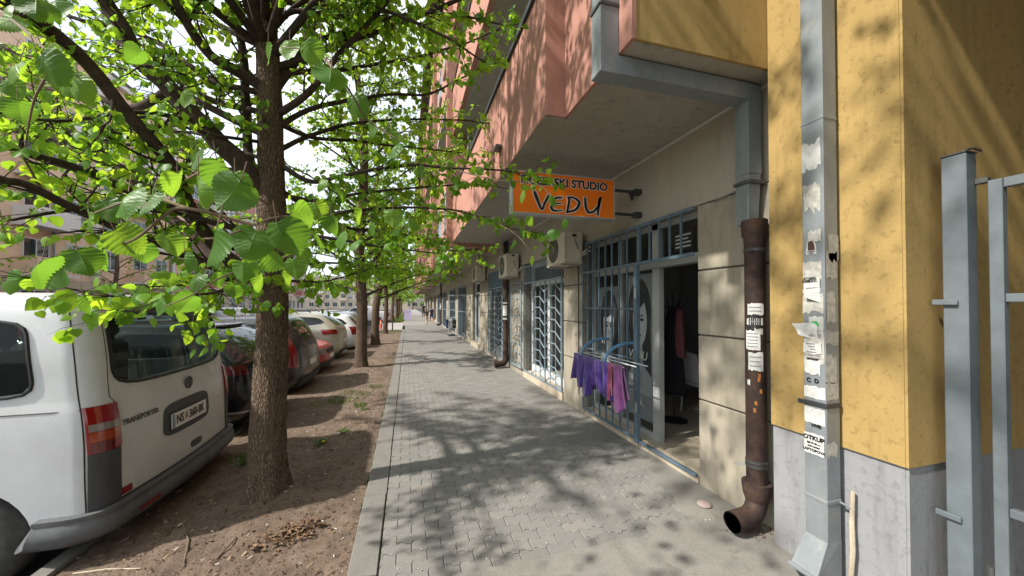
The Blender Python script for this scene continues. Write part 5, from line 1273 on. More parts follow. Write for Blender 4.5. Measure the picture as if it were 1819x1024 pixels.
# ================================================================== TREES
def heart(n, serr=.0):
    """outline of half a linden leaf: (u along, v across), base at 0, tip at 1"""
    P = [(0, 0), (-.10, .17), (-.09, .36), (.07, .51), (.29, .56), (.51, .50), (.71, .345), (.85, .15), (.97, 0)]
    q = np.linspace(0, len(P)-1, n); P = np.array(P); i = np.clip(q.astype(int), 0, len(P)-2); t = (q-i)[:, None]; out = P[i]*(1-t)+P[i+1]*t
    if serr: out[1:-1:2] *= (1+serr); 
    return out
LEAF_HI = None
def leaf_template(kind):
    if kind == 'mid':
        h = [(-.07, .22), (.10, .47), (.40, .49), (.72, .27)]
        V = [(0, 0, 0), (.45, 0, 0), (1, 0, -.08)] + [(u, v, -.22*v-.10*u*u) for u, v in h] + [(u, -v, -.22*v-.10*u*u) for u, v in h]
        F = [(0, 1, 4), (0, 4, 3), (1, 5, 4), (1, 6, 5), (1, 2, 6), (0, 8, 1), (0, 7, 8), (1, 8, 9), (1, 9, 10), (1, 10, 2)]
    else:
        V = [(0, 0, 0), (1, 0, -.1), (.3, .5, -.16), (.3, -.5, -.16)]; F = [(0, 1, 2), (0, 3, 1)]
    return np.array(V, float), np.array(F, int)
def leaves_mesh(pos, dirs, nrm, size, kind='mid'):
    V, F = leaf_template(kind); n = len(pos)
    d = dirs/np.linalg.norm(dirs, axis=1)[:, None]; s = np.cross(nrm, d); s /= np.maximum(1e-6, np.linalg.norm(s, axis=1))[:, None]; k = np.cross(d, s)
    P = pos[:, None, :] + size[:, None, None]*(V[None, :, 0:1]*d[:, None, :]+V[None, :, 1:2]*s[:, None, :]+V[None, :, 2:3]*k[:, None, :])
    FF = (F[None]+(np.arange(n)*len(V))[:, None, None]).reshape(-1, 3)
    return P.reshape(-1, 3), FF, np.repeat(NP.random(n), len(V))
def raw_mesh(name, P, FF, rnd, mat, parent, smooth=True):
    o = ORG.get(parent, Vector()); me = bpy.data.meshes.new(name); P = P-np.array(o)
    me.vertices.add(len(P)); me.vertices.foreach_set('co', P.astype(np.float32).ravel())
    me.loops.add(FF.size); me.loops.foreach_set('vertex_index', FF.astype(np.int32).ravel())
    me.polygons.add(len(FF)); me.polygons.foreach_set('loop_start', (np.arange(len(FF))*3).astype(np.int32)); me.polygons.foreach_set('loop_total', np.full(len(FF), 3, np.int32))
    if rnd is not None: me.attributes.new('rnd', 'FLOAT', 'POINT').data.foreach_set('value', rnd.astype(np.float32))
    if smooth: me.polygons.foreach_set('use_smooth', [True]*len(FF))
    me.update(); me.validate(); return link(name, me, mat, parent)
def spline(pts, m=6):
    P = [np.array(p, float) for p in pts]; out = []
    for i in range(len(P)-1):
        p0, p1, p2, p3 = [P[max(0, min(len(P)-1, i+k))] for k in (-1, 0, 1, 2)]
        for t in np.linspace(0, 1, m, endpoint=False): out.append(.5*((2*p1)+(-p0+p2)*t+(2*p0-5*p1+4*p2-p3)*t*t+(-p0+3*p1-3*p2+p3)*t**3))
    out.append(P[-1]); return np.array(out)
class TreeGen:
    def __init__(s, seed): s.rn = random.Random(seed); s.tw = MB(); s.lp = []; s.ld = []; s.ln = []; s.ls = []
    def leaf(s, p, d, size):
        rn = s.rn
        dd = np.array([d[0]*.5+rn.gauss(0, .45), d[1]*.5+rn.gauss(0, .45), -.75+rn.gauss(0, .4)]); nn = np.array([rn.gauss(-.3, .7), rn.gauss(-.35, .7), .75+rn.gauss(0, .35)])
        s.lp.append(p); s.ld.append(dd); s.ln.append(nn); s.ls.append(size*rn.uniform(.6, 1.2))
    def twig(s, p, d, L, rad, lsize, dens, depth=0, n=6, seg=5):
        rn = s.rn; pts = [np.array(p, float)]; d = np.array(d, float); d /= np.linalg.norm(d)
        for i in range(seg):
            d = d+np.array([rn.gauss(0, .16), rn.gauss(0, .16), rn.gauss(.0, .12)]); d /= np.linalg.norm(d); pts.append(pts[-1]+d*L/seg)
        s.tw.tube(pts, [rad*(1-.8*i/seg) for i in range(seg+1)], n, caps=False)
        cnt = max(2, int(L*dens))
        for k in range(cnt):
            t = rn.uniform(.15, 1.0)*seg; i = min(seg-1, int(t)); q = pts[i]+(pts[i+1]-pts[i])*(t-i)
            s.leaf(q+np.array([rn.gauss(0, .02), rn.gauss(0, .02), -.015]), d, lsize)
        if depth > 0:
            for k in range(rn.randint(2, 4)):
                t = rn.uniform(.2, .9)*seg; i = min(seg-1, int(t)); q = pts[i]+(pts[i+1]-pts[i])*(t-i)
                dd = d+np.array([rn.gauss(0, .8), rn.gauss(0, .8), rn.gauss(0, .35)])
                s.twig(q, dd, L*rn.uniform(.4, .65), rad*.55, lsize, dens, depth-1, max(4, n-1), seg)
    def dress(s, path, rads, t0=.25, step=.16, L=(.35, .9), lsize=.075, dens=9, depth=1, n=5):
        rn = s.rn; seglen = np.linalg.norm(np.diff(path, axis=0), axis=1); cum = np.concatenate([[0], np.cumsum(seglen)]); tot = cum[-1]; x = tot*t0
        while x < tot:
            i = min(len(seglen)-1, np.searchsorted(cum, x)-1); i = max(0, i); q = path[i]+(path[i+1]-path[i])*((x-cum[i])/max(1e-6, seglen[i])); ax = (path[i+1]-path[i])/max(1e-6, seglen[i])
            dd = ax*.7+np.array([rn.gauss(0, .7), rn.gauss(0, .7), rn.gauss(.08, .4)])
            s.twig(q, dd, rn.uniform(*L)*(1-.3*x/tot), max(.004, min(.012, rads[i]*.35)), lsize, dens, depth, n)
            x += step*rn.uniform(.5, 1.5)
        s.twig(path[-1], path[-1]-path[-2], L[0]*1.2, max(.004, rads[-1]), lsize, dens, depth, n)
    def finish(s, root, kind='mid'):
        if s.tw.v: o = s.tw.build('twigs', M['limb_bark'], root, fix=False, smooth='all'); o['kind'] = 'stuff'
        P, F, rnd = leaves_mesh(np.array(s.lp), np.array(s.ld), np.array(s.ln), np.array(s.ls), kind)
        c = raw_mesh('crown', P, F, rnd, M['leaf'], root); c['kind'] = 'stuff'; return c
def trunk(root, pts, rads, n=56, rows=190, amp=.015, flare=True):
    path = spline(pts, 12); m_ = len(path); cum = np.concatenate([[0], np.cumsum(np.linalg.norm(np.diff(path, axis=0), axis=1))]); rr = np.interp(cum/cum[-1], np.linspace(0, 1, len(rads)), rads)
    b = MB(); vs_ = []
    for j in range(rows+1):
        c = cum[-1]*j/rows; p = np.array([np.interp(c, cum, path[:, k]) for k in range(3)]); r_ = np.interp(c, cum, rr)
        for k in range(n):
            a = 2*math.pi*k/n; h = p[2]; q = Vector((math.cos(a)*4.2, math.sin(a)*4.2, h*1.5))
            d = mnoise.noise(q*1.9)*.6+abs(mnoise.noise(q*4.1+Vector((5, 0, 0))))*.9-.3
            rad = r_+amp*d*(r_/.13)+(.05*math.exp(-max(0, h)/.14)*(1+.45*math.sin(5*a+1)) if flare else 0)
            vs_.append((p[0]+math.cos(a)*rad, p[1]+math.sin(a)*rad, p[2]))
    b.add(vs_, [(j*n+k, j*n+(k+1) % n, (j+1)*n+(k+1) % n, (j+1)*n+k) for j in range(rows) for k in range(n)])
    return b.build('trunk', M['bark'], root, smooth='all', fix=False)
def limb(root, path, r0, r1, n=9, jit=.0):
    rads = [r0+(r1-r0)*(i/(len(path)-1))**.8 for i in range(len(path))]
    pp = [p+np.array([mnoise.noise(Vector(p)*3+Vector((9*k, 0, 0)))*.5*r0 for k in range(3)]) for p in path]
    MB().tube(pp, rads, n, caps=False).build('limb', M['limb_bark'], root, smooth='all', fix=False)
    return rads
# ---- the near tree
tA = thing('linden_tree', 'nearest linden tree with thick dark trunk between the van and pavement', 'tree', (-1.16, 3.66, 0), 'street trees in the soil strip')
TP = [(-1.165, 3.66, -.06), (-1.165, 3.66, .5), (-1.14, 3.66, 1.2), (-1.13, 3.64, 1.95), (-1.15, 3.64, 2.8), (-1.18, 3.66, 3.6), (-1.23, 3.68, 4.4), (-1.28, 3.7, 5.6), (-1.3, 3.72, 7.5)]
trunk(tA, TP, [.148, .130, .114, .101, .090, .082, .074, .055, .03])
g = TreeGen(11)
# (pixel trace, street distance at each point, start / end radius)
LIMBS = [
 ([(478, 355), (420, 285), (355, 215), (300, 160), (245, 95), (190, 5), (150, -90)], [3.64, 3.55, 3.5, 3.45, 3.4, 3.35, 3.3], 0.089, 0.045),
 ([(474, 500), (400, 455), (345, 380), (300, 290), (211, 184), (117, 82), (23, 0), (-60, -80)], [3.64, 3.5, 3.3, 3.1, 2.9, 2.7, 2.5, 2.3], 0.055, 0.030),
 ([(476, 520), (400, 480), (348, 429), (260, 341), (194, 283), (145, 250), (60, 190), (-30, 120)], [3.64, 3.7, 3.9, 4.2, 4.4, 4.6, 4.9, 5.2], 0.064, 0.025),
 ([(400, 470), (330, 380), (233, 341), (127, 298), (0, 256), (-90, 215)], [3.7, 3.5, 3.35, 3.2, 3.0, 2.9], 0.043, 0.021),
 ([(420, 440), (350, 370), (282, 329), (176, 283), (82, 250), (0, 222), (-80, 190)], [3.7, 3.9, 4.2, 4.5, 4.8, 5.0, 5.2], 0.047, 0.025),
 ([(473, 530), (400, 485), (338, 457), (242, 420), (191, 398), (120, 365), (45, 329), (0, 318), (-70, 285)], [3.62, 3.45, 3.3, 3.1, 3.0, 2.85, 2.7, 2.6, 2.5], 0.037, 0.018),
 ([(478, 470), (424, 411), (380, 395), (321, 380), (250, 375), (130, 372), (20, 390)], [3.62, 3.4, 3.3, 3.2, 3.1, 3.0, 2.8], 0.031, 0.008),
 ([(462, 340), (442, 270), (437, 160), (428, 60), (400, -30)], [3.75, 3.85, 3.9, 3.9, 3.9], 0.044, 0.030),
 ([(300, 160), (250, 190), (190, 180), (100, 130), (0, 85), (-80, 60)], [3.45, 3.6, 3.8, 4.1, 4.5, 4.8], 0.032, 0.018),
 ([(355, 215), (290, 205), (220, 200), (120, 215), (20, 205)], [3.5, 3.3, 3.1, 2.9, 2.7], 0.019, 0.007),
 ([(480, 160), (413, 121), (366, 90), (323, 31), (290, -60)], [3.66, 3.55, 3.5, 3.4, 3.3], 0.051, 0.028),
 ([(470, 165), (378, 145), (339, 117), (308, 94), (240, 55), (160, 40), (80, 10)], [3.68, 3.8, 3.9, 4.0, 4.2, 4.4, 4.7], 0.029, 0.016),
 ([(474, 240), (378, 195), (323, 164), (260, 130), (200, 60), (160, -40)], [3.66, 3.75, 3.85, 4.0, 4.2, 4.4], 0.034, 0.020),
 ([(478, 255), (394, 242), (320, 225), (240, 225)], [3.64, 3.45, 3.3, 3.2], 0.017, 0.007),
 ([(474, 285), (405, 262), (360, 240), (300, 235), (220, 250)], [3.66, 3.8, 3.9, 4.1, 4.4], 0.020, 0.007),
 ([(487, 156), (530, 105), (569, 23), (600, -60)], [3.66, 3.8, 4.0, 4.2], 0.038, 0.016),
 ([(470, 60), (520, 20), (600, 30), (650, 0), (720, -50)], [3.68, 3.5, 3.3, 3.2, 3.0], 0.027, 0.010),
 ([(470, 70), (440, 20), (425, -60)], [3.68, 3.6, 3.5], 0.036, 0.020),
 ([(491, 203), (542, 172), (597, 105), (651, 47), (690, 0), (720, -60)], [3.64, 3.5, 3.4, 3.3, 3.2, 3.1], 0.034, 0.013),
 ([(495, 226), (550, 195), (632, 178), (690, 168), (760, 166), (820, 140), (870, 110)], [3.64, 3.75, 3.85, 3.9, 3.95, 3.9, 3.9], 0.027, 0.006),
 ([(503, 222), (550, 244), (624, 250), (700, 260), (760, 265), (850, 275)], [3.66, 3.9, 4.2, 4.5, 4.7, 4.9], 0.024, 0.006),
 ([(503, 297), (550, 322), (612, 312), (722, 293), (800, 300), (905, 305), (960, 315)], [3.62, 3.5, 3.4, 3.25, 3.15, 3.05, 3.0], 0.025, 0.004),
 ([(499, 347), (573, 357), (636, 344), (760, 332), (830, 328), (900, 335)], [3.64, 3.75, 3.9, 4.1, 4.2, 4.3], 0.022, 0.004),
 ([(490, 380), (560, 385), (618, 376), (703, 370), (800, 373), (880, 395), (950, 420)], [3.64, 3.6, 3.55, 3.5, 3.45, 3.4, 3.35], 0.022, 0.004),
 ([(486, 490), (510, 470), (525, 440), (540, 420), (600, 425), (700, 440), (780, 450)], [3.60, 3.5, 3.4, 3.3, 3.2, 3.2, 3.2], 0.029, 0.005),
 ([(488, 485), (563, 468), (640, 470), (720, 480)], [3.66, 4.0, 4.3, 4.6], 0.019, 0.004),
 ([(486, 500), (540, 500), (570, 501), (620, 490), (680, 470)], [3.62, 3.5, 3.45, 3.5, 3.6], 0.015, 0.004),
 ([(476, 500), (440, 490), (390, 500), (330, 505), (270, 510)], [3.62, 3.3, 3.0, 2.8, 2.6], 0.015, 0.004),
 ([(474, 505), (420, 505), (380, 520), (330, 525), (240, 530), (150, 520)], [3.62, 3.2, 2.7, 2.4, 2.2, 2.1], 0.014, 0.003),
 ([(475, 100), (600, 60), (700, 30), (800, 25), (890, 45)], [3.66, 3.6, 3.5, 3.4, 3.3], .028, .006),
 ([(478, 130), (600, 125), (720, 105), (830, 75), (940, 30)], [3.66, 3.9, 4.2, 4.5, 4.7], .028, .006),
 ([(490, 270), (600, 225), (720, 212), (830, 215), (900, 225)], [3.66, 4.1, 4.6, 5.0, 5.3], .024, .006),
 ([(488, 330), (600, 400), (710, 415), (800, 445), (860, 440)], [3.64, 4.0, 4.4, 4.7, 5.0], .024, .006),
 ([(480, 60), (560, -10), (680, 20), (780, 60), (860, 110)], [3.68, 3.5, 3.2, 3.0, 2.9], .026, .006),
 ([(478, 200), (380, 180), (280, 120), (180, 100), (60, 60)], [3.7, 4.2, 4.8, 5.4, 6.0], .030, .012),
 ([(478, 300), (380, 300), (280, 260), (160, 250), (40, 160)], [3.7, 4.4, 5.0, 5.6, 6.2], .030, .012),
]
for (px_, Ys, r0, r1) in LIMBS:
    pts = [at(x, y, Y) for (x, y), Y in zip(px_, Ys)]
    path = spline([tuple(p) for p in pts], 5); rads = limb(tA, path, r0, r1)
    big = r0 > .04
    right = px_[-1][0] > 500
    g.dress(path, rads, .35 if big else .18, .092 if not right else .085, (.25, .6) if not right else (.18, .42), .060, 16 if not right else 17, 1)
# upper crown above the frame (shade and dapple come from here)
for i in range(15):
    z = 3.7+3.4*i/15; a = i*2.4; L = 3.1*(1-.45*i/15); p = np.array([-1.24, 3.68, z]); pts = [p, p+np.array([math.cos(a)*L*.5, math.sin(a)*L*.5, L*.30]), p+np.array([math.cos(a)*L, math.sin(a)*L, L*.62])]
    path = spline(pts, 6); rads = limb(tA, path, .035, .010, 7); g.dress(path, rads, .2, .10, (.3, .7), .062, 17, 1)
for (e, z0) in (((.4, 1.3, 5.4), 3.9), ((-.3, .7, 5.2), 4.1), ((.9, 2.0, 4.9), 3.8), ((.2, 2.2, 6.2), 4.6), ((-1.0, .9, 4.8), 3.9), ((.9, 1.2, 6.3), 5.0), ((-2.2, 1.4, 4.6), 3.9), ((-3.2, 2.6, 4.6), 3.9)):
    p = np.array([-1.22, 3.68, z0]); e = np.array(e); path = spline([p, p*.5+e*.5+np.array([0, 0, .12]), e], 6); rads = limb(tA, path, .04, .008, 7); g.dress(path, rads, .2, .085, (.3, .75), .062, 17, 1)
g.finish(tA)
# ---- foreground spray of large leaves hanging close to the camera (tip of a low limb of the same tree)
def big_leaf(p, d, nrm, size, root, sd):
    rn = random.Random(sd); n = 37; H = heart(n); V = []; F = []; UV = []
    d = np.array(d, float); d /= np.linalg.norm(d); s = np.cross(nrm, d); s /= np.linalg.norm(s); k = np.cross(d, s)
    cv = rn.uniform(.05, .55); cu = rn.uniform(-.1, .8); ph = rn.uniform(0, 6)
    rings = (.33, .66, 1.0); col = []
    def put(u, v):
        UV.append((u, v, 0))
        z = -cv*abs(v)*1.0-cu*u*u*.5+.020*math.cos((u*1.0-abs(v)*.75)*48)*min(1, abs(v)*5)+.05*math.sin(ph+u*5+v*4)
        V.append(np.array(p)+size*(u*d+v*s+z*k))
    for sg in (1, -1):
        b0 = len(V)
        for j in range(n): put(max(0, min(1, H[j][0])), 0)
        for r_ in rings:
            for j in range(n):
                u0 = max(0, min(1, H[j][0])); uu = u0+(H[j][0]-u0)*r_; vv = H[j][1]*r_
                if r_ == 1.0 and j % 2 == 1: uu += .030; vv = vv*1.05+.012
                put(uu, sg*vv)
        for r_ in range(3):
            for j in range(n-1):
                a, b_, c, e = b0+r_*n+j, b0+r_*n+j+1, b0+(r_+1)*n+j+1, b0+(r_+1)*n+j
                F += [(a, b_, c), (a, c, e)] if sg > 0 else [(a, c, b_), (a, e, c)]
    V = np.array(V); o = raw_mesh('leaf', V, np.array(F), np.full(len(V), rn.uniform(.05, 1.0)), M['big_leaf'], root); o.data.attributes.new('uvw', 'FLOAT_VECTOR', 'POINT').data.foreach_set('vector', np.array(UV, np.float32).ravel()); return o
BIG = [(385,445,92),(455,440,72),(490,430,80),(520,398,62),(430,357,80),(352,342,70),(385,312,66),(350,292,50),(415,332,56),(315,332,58),(272,368,62),(228,372,74),(182,378,52),(158,398,50),(205,437,66),(135,470,62),(188,458,66),(75,492,74),(104,500,58),(40,505,40),(290,440,50),(248,455,46),(560,378,42),(590,400,46),(640,385,34),(622,193,48),(690,252,46),(712,272,42),(662,235,36),(590,145,62),(545,95,50),(478,97,44),(512,92,42),(64,128,72),(34,132,60),(112,152,60),(136,160,54),(22,48,52),(62,20,60),(102,22,46),(254,105,40),(328,178,34),(30,200,50),(15,160,40),
 (150,545,46),(290,548,44),(318,562,40),(346,545,46),(205,536,30),(236,532,30),(420,520,34),(460,505,40),(430,485,46),(520,480,44),(470,470,52),(540,455,44),(565,430,40),(610,430,38),(500,505,36),(360,505,44),(300,500,36),(395,500,40),(330,470,46),(640,440,36),(700,390,36),(730,405,30),(660,410,30),(600,350,32),(570,330,30),(780,345,26),(740,310,26),(925,352,26),(975,362,24),(905,378,24),(930,420,26),(1000,400,22),(985,420,26),(945,395,24),(880,415,22),(915,440,24),(945,465,22)]
LP = {}
for i, (x, y, w) in enumerate(BIG):
    rn = random.Random(i*7+3); size = rn.uniform(.066, .084); dep = size*FPX/w*1.2
    if x > 860: dep = max(2.3, dep)
    p = np.array(atd(x+rn.uniform(-3, 3), y-w*.42, dep)); rvw = np.array(ray(x, y)); rvw /= np.linalg.norm(rvw)
    up = np.array([0, 0, 1.0]); side_ = np.cross(rvw, up); side_ /= np.linalg.norm(side_)
    d = -up*.9+side_*rn.gauss(0, .45)+rvw*rn.gauss(.1, .35)
    nr = -rvw*.45+up*rn.uniform(.25, 1.1)+side_*rn.gauss(-.3, .7)
    big_leaf(p, d, nr, size, tA, i); LP[(x, y)] = (p, d)
    MB().tube([p, p-d/np.linalg.norm(d)*size*.25+np.array([0, 0, size*.35])], [.0012, .0010], 5, caps=False).build('petiole', M['twig'], tA, fix=False)
for tr_ in ([(620, 376, 3.3), (560, 385, 2.2), (500, 385, 1.4), (450, 400, .95), (400, 420, .72), (360, 425, .68)], [(500, 385, 1.4), (430, 330, 1.0), (370, 305, .95), (330, 320, .95)], [(450, 400, .95), (330, 370, .9), (290, 385, .9), (240, 425, .9), (190, 440, .95), (130, 455, .98), (70, 480, .95), (40, 490, 1.2)], [(330, 370, .9), (270, 350, .95), (220, 360, .9), (165, 380, 1.05)], [(640, 470, 3.6), (560, 450, 2.2), (480, 465, 1.4), (400, 490, 1.2), (340, 525, 1.1), (290, 545, 1.1)], [(0, 20, 1.2), (50, 60, .95), (90, 110, .9), (60, 180, .95), (45, 260, 1.0)], [(90, 110, .9), (120, 130, 1.0), (140, 150, 1.05)], [(569, 23, 4.0), (570, 70, 2.0), (560, 85, 1.3), (500, 85, 1.3)], [(560, 85, 1.3), (590, 120, 1.05), (620, 160, 1.15), (655, 215, 1.3), (710, 250, 1.3)], [(240, 530, 2.3), (200, 525, 1.8), (150, 525, 1.4)], [(800, 300, 3.15), (880, 320, 2.6), (960, 330, 2.5), (1000, 390, 2.5)], [(880, 395, 3.4), (920, 420, 2.6), (950, 460, 2.5)]):
    pts = spline([tuple(atd(*q)) for q in tr_], 5); MB().tube(pts, [.0045*(1-.6*i/(len(pts)-1)) for i in range(len(pts))], 6, caps=False).build('twig', M['twig'], tA, fix=False)
# ---- the other street trees
def street_tree(x, y, h, seed, label, r0=.13, nl=16, kind='mid', dens=9, lsize=.08, spread=2.6, step=.2, first=2.0, depth=1, group='street trees in the soil strip', rows=60):
    t = thing('linden_tree', label, 'tree', (x, y, 0), group); rn = random.Random(seed)
    pts = [(x, y, -.06)]+[(x+rn.gauss(0, .03)*k, y+rn.gauss(0, .03)*k, h*k/6) for k in range(1, 7)]
    trunk(t, pts, [r0*1.1, r0, r0*.92, r0*.85, r0*.7, r0*.5, r0*.25], 24, rows, .010)
    gg = TreeGen(seed)
    for i in range(nl):
        f = i/(nl-1); z = first+(h*.95-first)*f; a = i*2.399+rn.uniform(-.4, .4); L = spread*(1-.55*f)*rn.uniform(.75, 1.15); k = min(5, int(z/h*6)); p = np.array(pts[k+1]); p[2] = z
        up_ = rn.uniform(.15, .55)+.4*f
        path = spline([p, p+np.array([math.cos(a)*L*.5, math.sin(a)*L*.5, L*up_*.5]), p+np.array([math.cos(a)*L, math.sin(a)*L, L*up_*.8])], 5)
        rads = limb(t, path, .035*(1-.5*f)+.008, .007, 6); gg.dress(path, rads, .15, step, (.3, .8), lsize, dens, depth, 4)
    gg.finish(t, kind); return t
street_tree(-1.25, -2.7, 8.0, 20, 'linden tree standing just behind the camera position', .135, 24, 'mid', 15, .065, 3.9, .13, 3.0)
street_tree(-1.19, 10.45, 9.5, 21, 'second linden tree along the soil strip beside the beige car', .135, 38, 'mid', 17, .072, 3.2, .10, 1.8)
street_tree(-1.30, 16.4, 8.8, 22, 'third linden tree along the soil strip', .15, 26, 'low', 16, .085, 2.9, .12, 1.9)
street_tree(-1.25, 22.4, 8.5, 23, 'fourth linden tree just before the concrete driveway', .12, 24, 'low', 14, .10, 2.9, .15, 2.0)
for i, (x, y) in enumerate(((-1.4, 37.5), (-1.2, 43.5), (-1.3, 50), (-1.2, 57), (-1.3, 66), (-1.2, 76), (-1.3, 90))):
    street_tree(x, y, 8+(i % 3), 30+i, 'linden tree beyond the driveway, %s after it' % ['first', 'second', 'third', 'fourth', 'fifth', 'sixth', 'seventh'][i], .14, 18, 'low', 10, .14, 3.3, .22, 2.0, 1, 'trees beyond the driveway', 14)
for i, (x, y) in enumerate(((-18.8, 14), (-18.8, 22), (-18.9, 31), (-18.8, 41), (-18.9, 54))):
    street_tree(x, y, 8.0, 50+i, 'tree before the apricot building across the lane, %s from the left' % ['leftmost', 'second', 'third', 'fourth', 'fifth'][i], .13, 16, 'low', 6, .13, 2.6, .32, 2.2, 1, 'trees across the parking lane', 14)

for i, x in enumerate((-11, -6.5, -2.5, 1.5, 5.5)):
    street_tree(x, 112+3*(i % 2), 10, 70+i, 'distant tree closing the end of the street, %s from the left' % ['leftmost', 'second', 'third', 'fourth', 'fifth'][i], .16, 16, 'low', 8, .26, 4.2, .4, 1.2, 1, 'trees at the far end of the street', 14)
# ================================================================== BUILDINGS ACROSS THE PARKING LOT
def block(y0, y1, x, h, wall, label, origin, trim_='white_plaster', seed=1, bal=True):
    rn = random.Random(seed); t = thing('apartment_building', label, 'building', origin)
    def P(name, m_, *bx): return MB_boxes(bx).build(name, M[m_], t)
    P('wall', wall, (x-10, x, y0, y1, -.2, h)); P('roof', 'roof_tile', (x-10.4, x+.45, y0-.2, y1+.2, h+.003, h+.22)); P('cornice', trim_, (x+.002, x+.40, y0, y1, h-.35, h))
    P('ground_floor', 'beige_plaster', (x+.001, x+.06, y0, y1, -.2, 3.2))
    nf = int((h-3.2)/2.85); y = y0+1.0; k = 0
    while y < y1-2.4:
        for f in range(nf):
            z = 3.4+f*2.85
            if bal and k % 3 == 1:
                bo_ = P('balcony', trim_, (x, x+1.1, y-.4, y+2.4, z-.15, z)); MB_boxes([(x+1.02, x+1.098, y-.4, y+2.4, z+.001, z+.95), (x, x+1.02, y-.4, y-.33, z+.001, z+.95), (x, x+1.02, y+2.33, y+2.4, z+.001, z+.95)]).build('parapet', M[trim_ if f % 2 else wall], bo_)
                window_at(t, x, y+.2, y+1.8, z+.05, z+2.1, 1)
            else:
                w_ = window_at(t, x, y, y+1.5, z+.75, z+2.15, 1)
                if rn.random() < .35: MB().box(x+.012, x+.03, y+.07, y+1.43, z+1.3, z+2.08).build('blind', M['blind'], w_)
        if k % 3 == 2: P('pilaster', trim_, (x+.0615 if False else x, x+.22, y+2.0, y+2.35, 3.21, h-.36))
        window_at(t, x+.06, y, y+1.7, .8, 2.5, 1)
        if k % 4 == 3: MB().tube([(x+.12, y+1.95, -.1), (x+.12, y+1.95, h-.4)], .06, 8).build('downpipe', M['pipe'], t)
        y += 2.9; k += 1
    return t
block(6, 43.5, -21, 18.2, 'apricot', 'apricot six storey apartment building across the parking lane', (-21, 6, 0), seed=3)
block(44, 90, -21.5, 17.0, 'pink', 'pink apartment building beyond the apricot one across the lane', (-21.5, 44, 0), seed=5)
fb = block(-6, 6, 0, 9, 'beige_plaster', 'low pale building closing the far end of the street', (0, 0, 0), bal=False, seed=6)
fb.rotation_euler.z = R(-90); fb.location = (-6, 130, 0)
fb2 = block(-48, 14, 0, 13, 'beige_plaster', 'tall beige building at the far end behind the low one', (0, 0, 0), seed=8); fb2.rotation_euler.z = R(-90); fb2.location = (0, 165, 0)

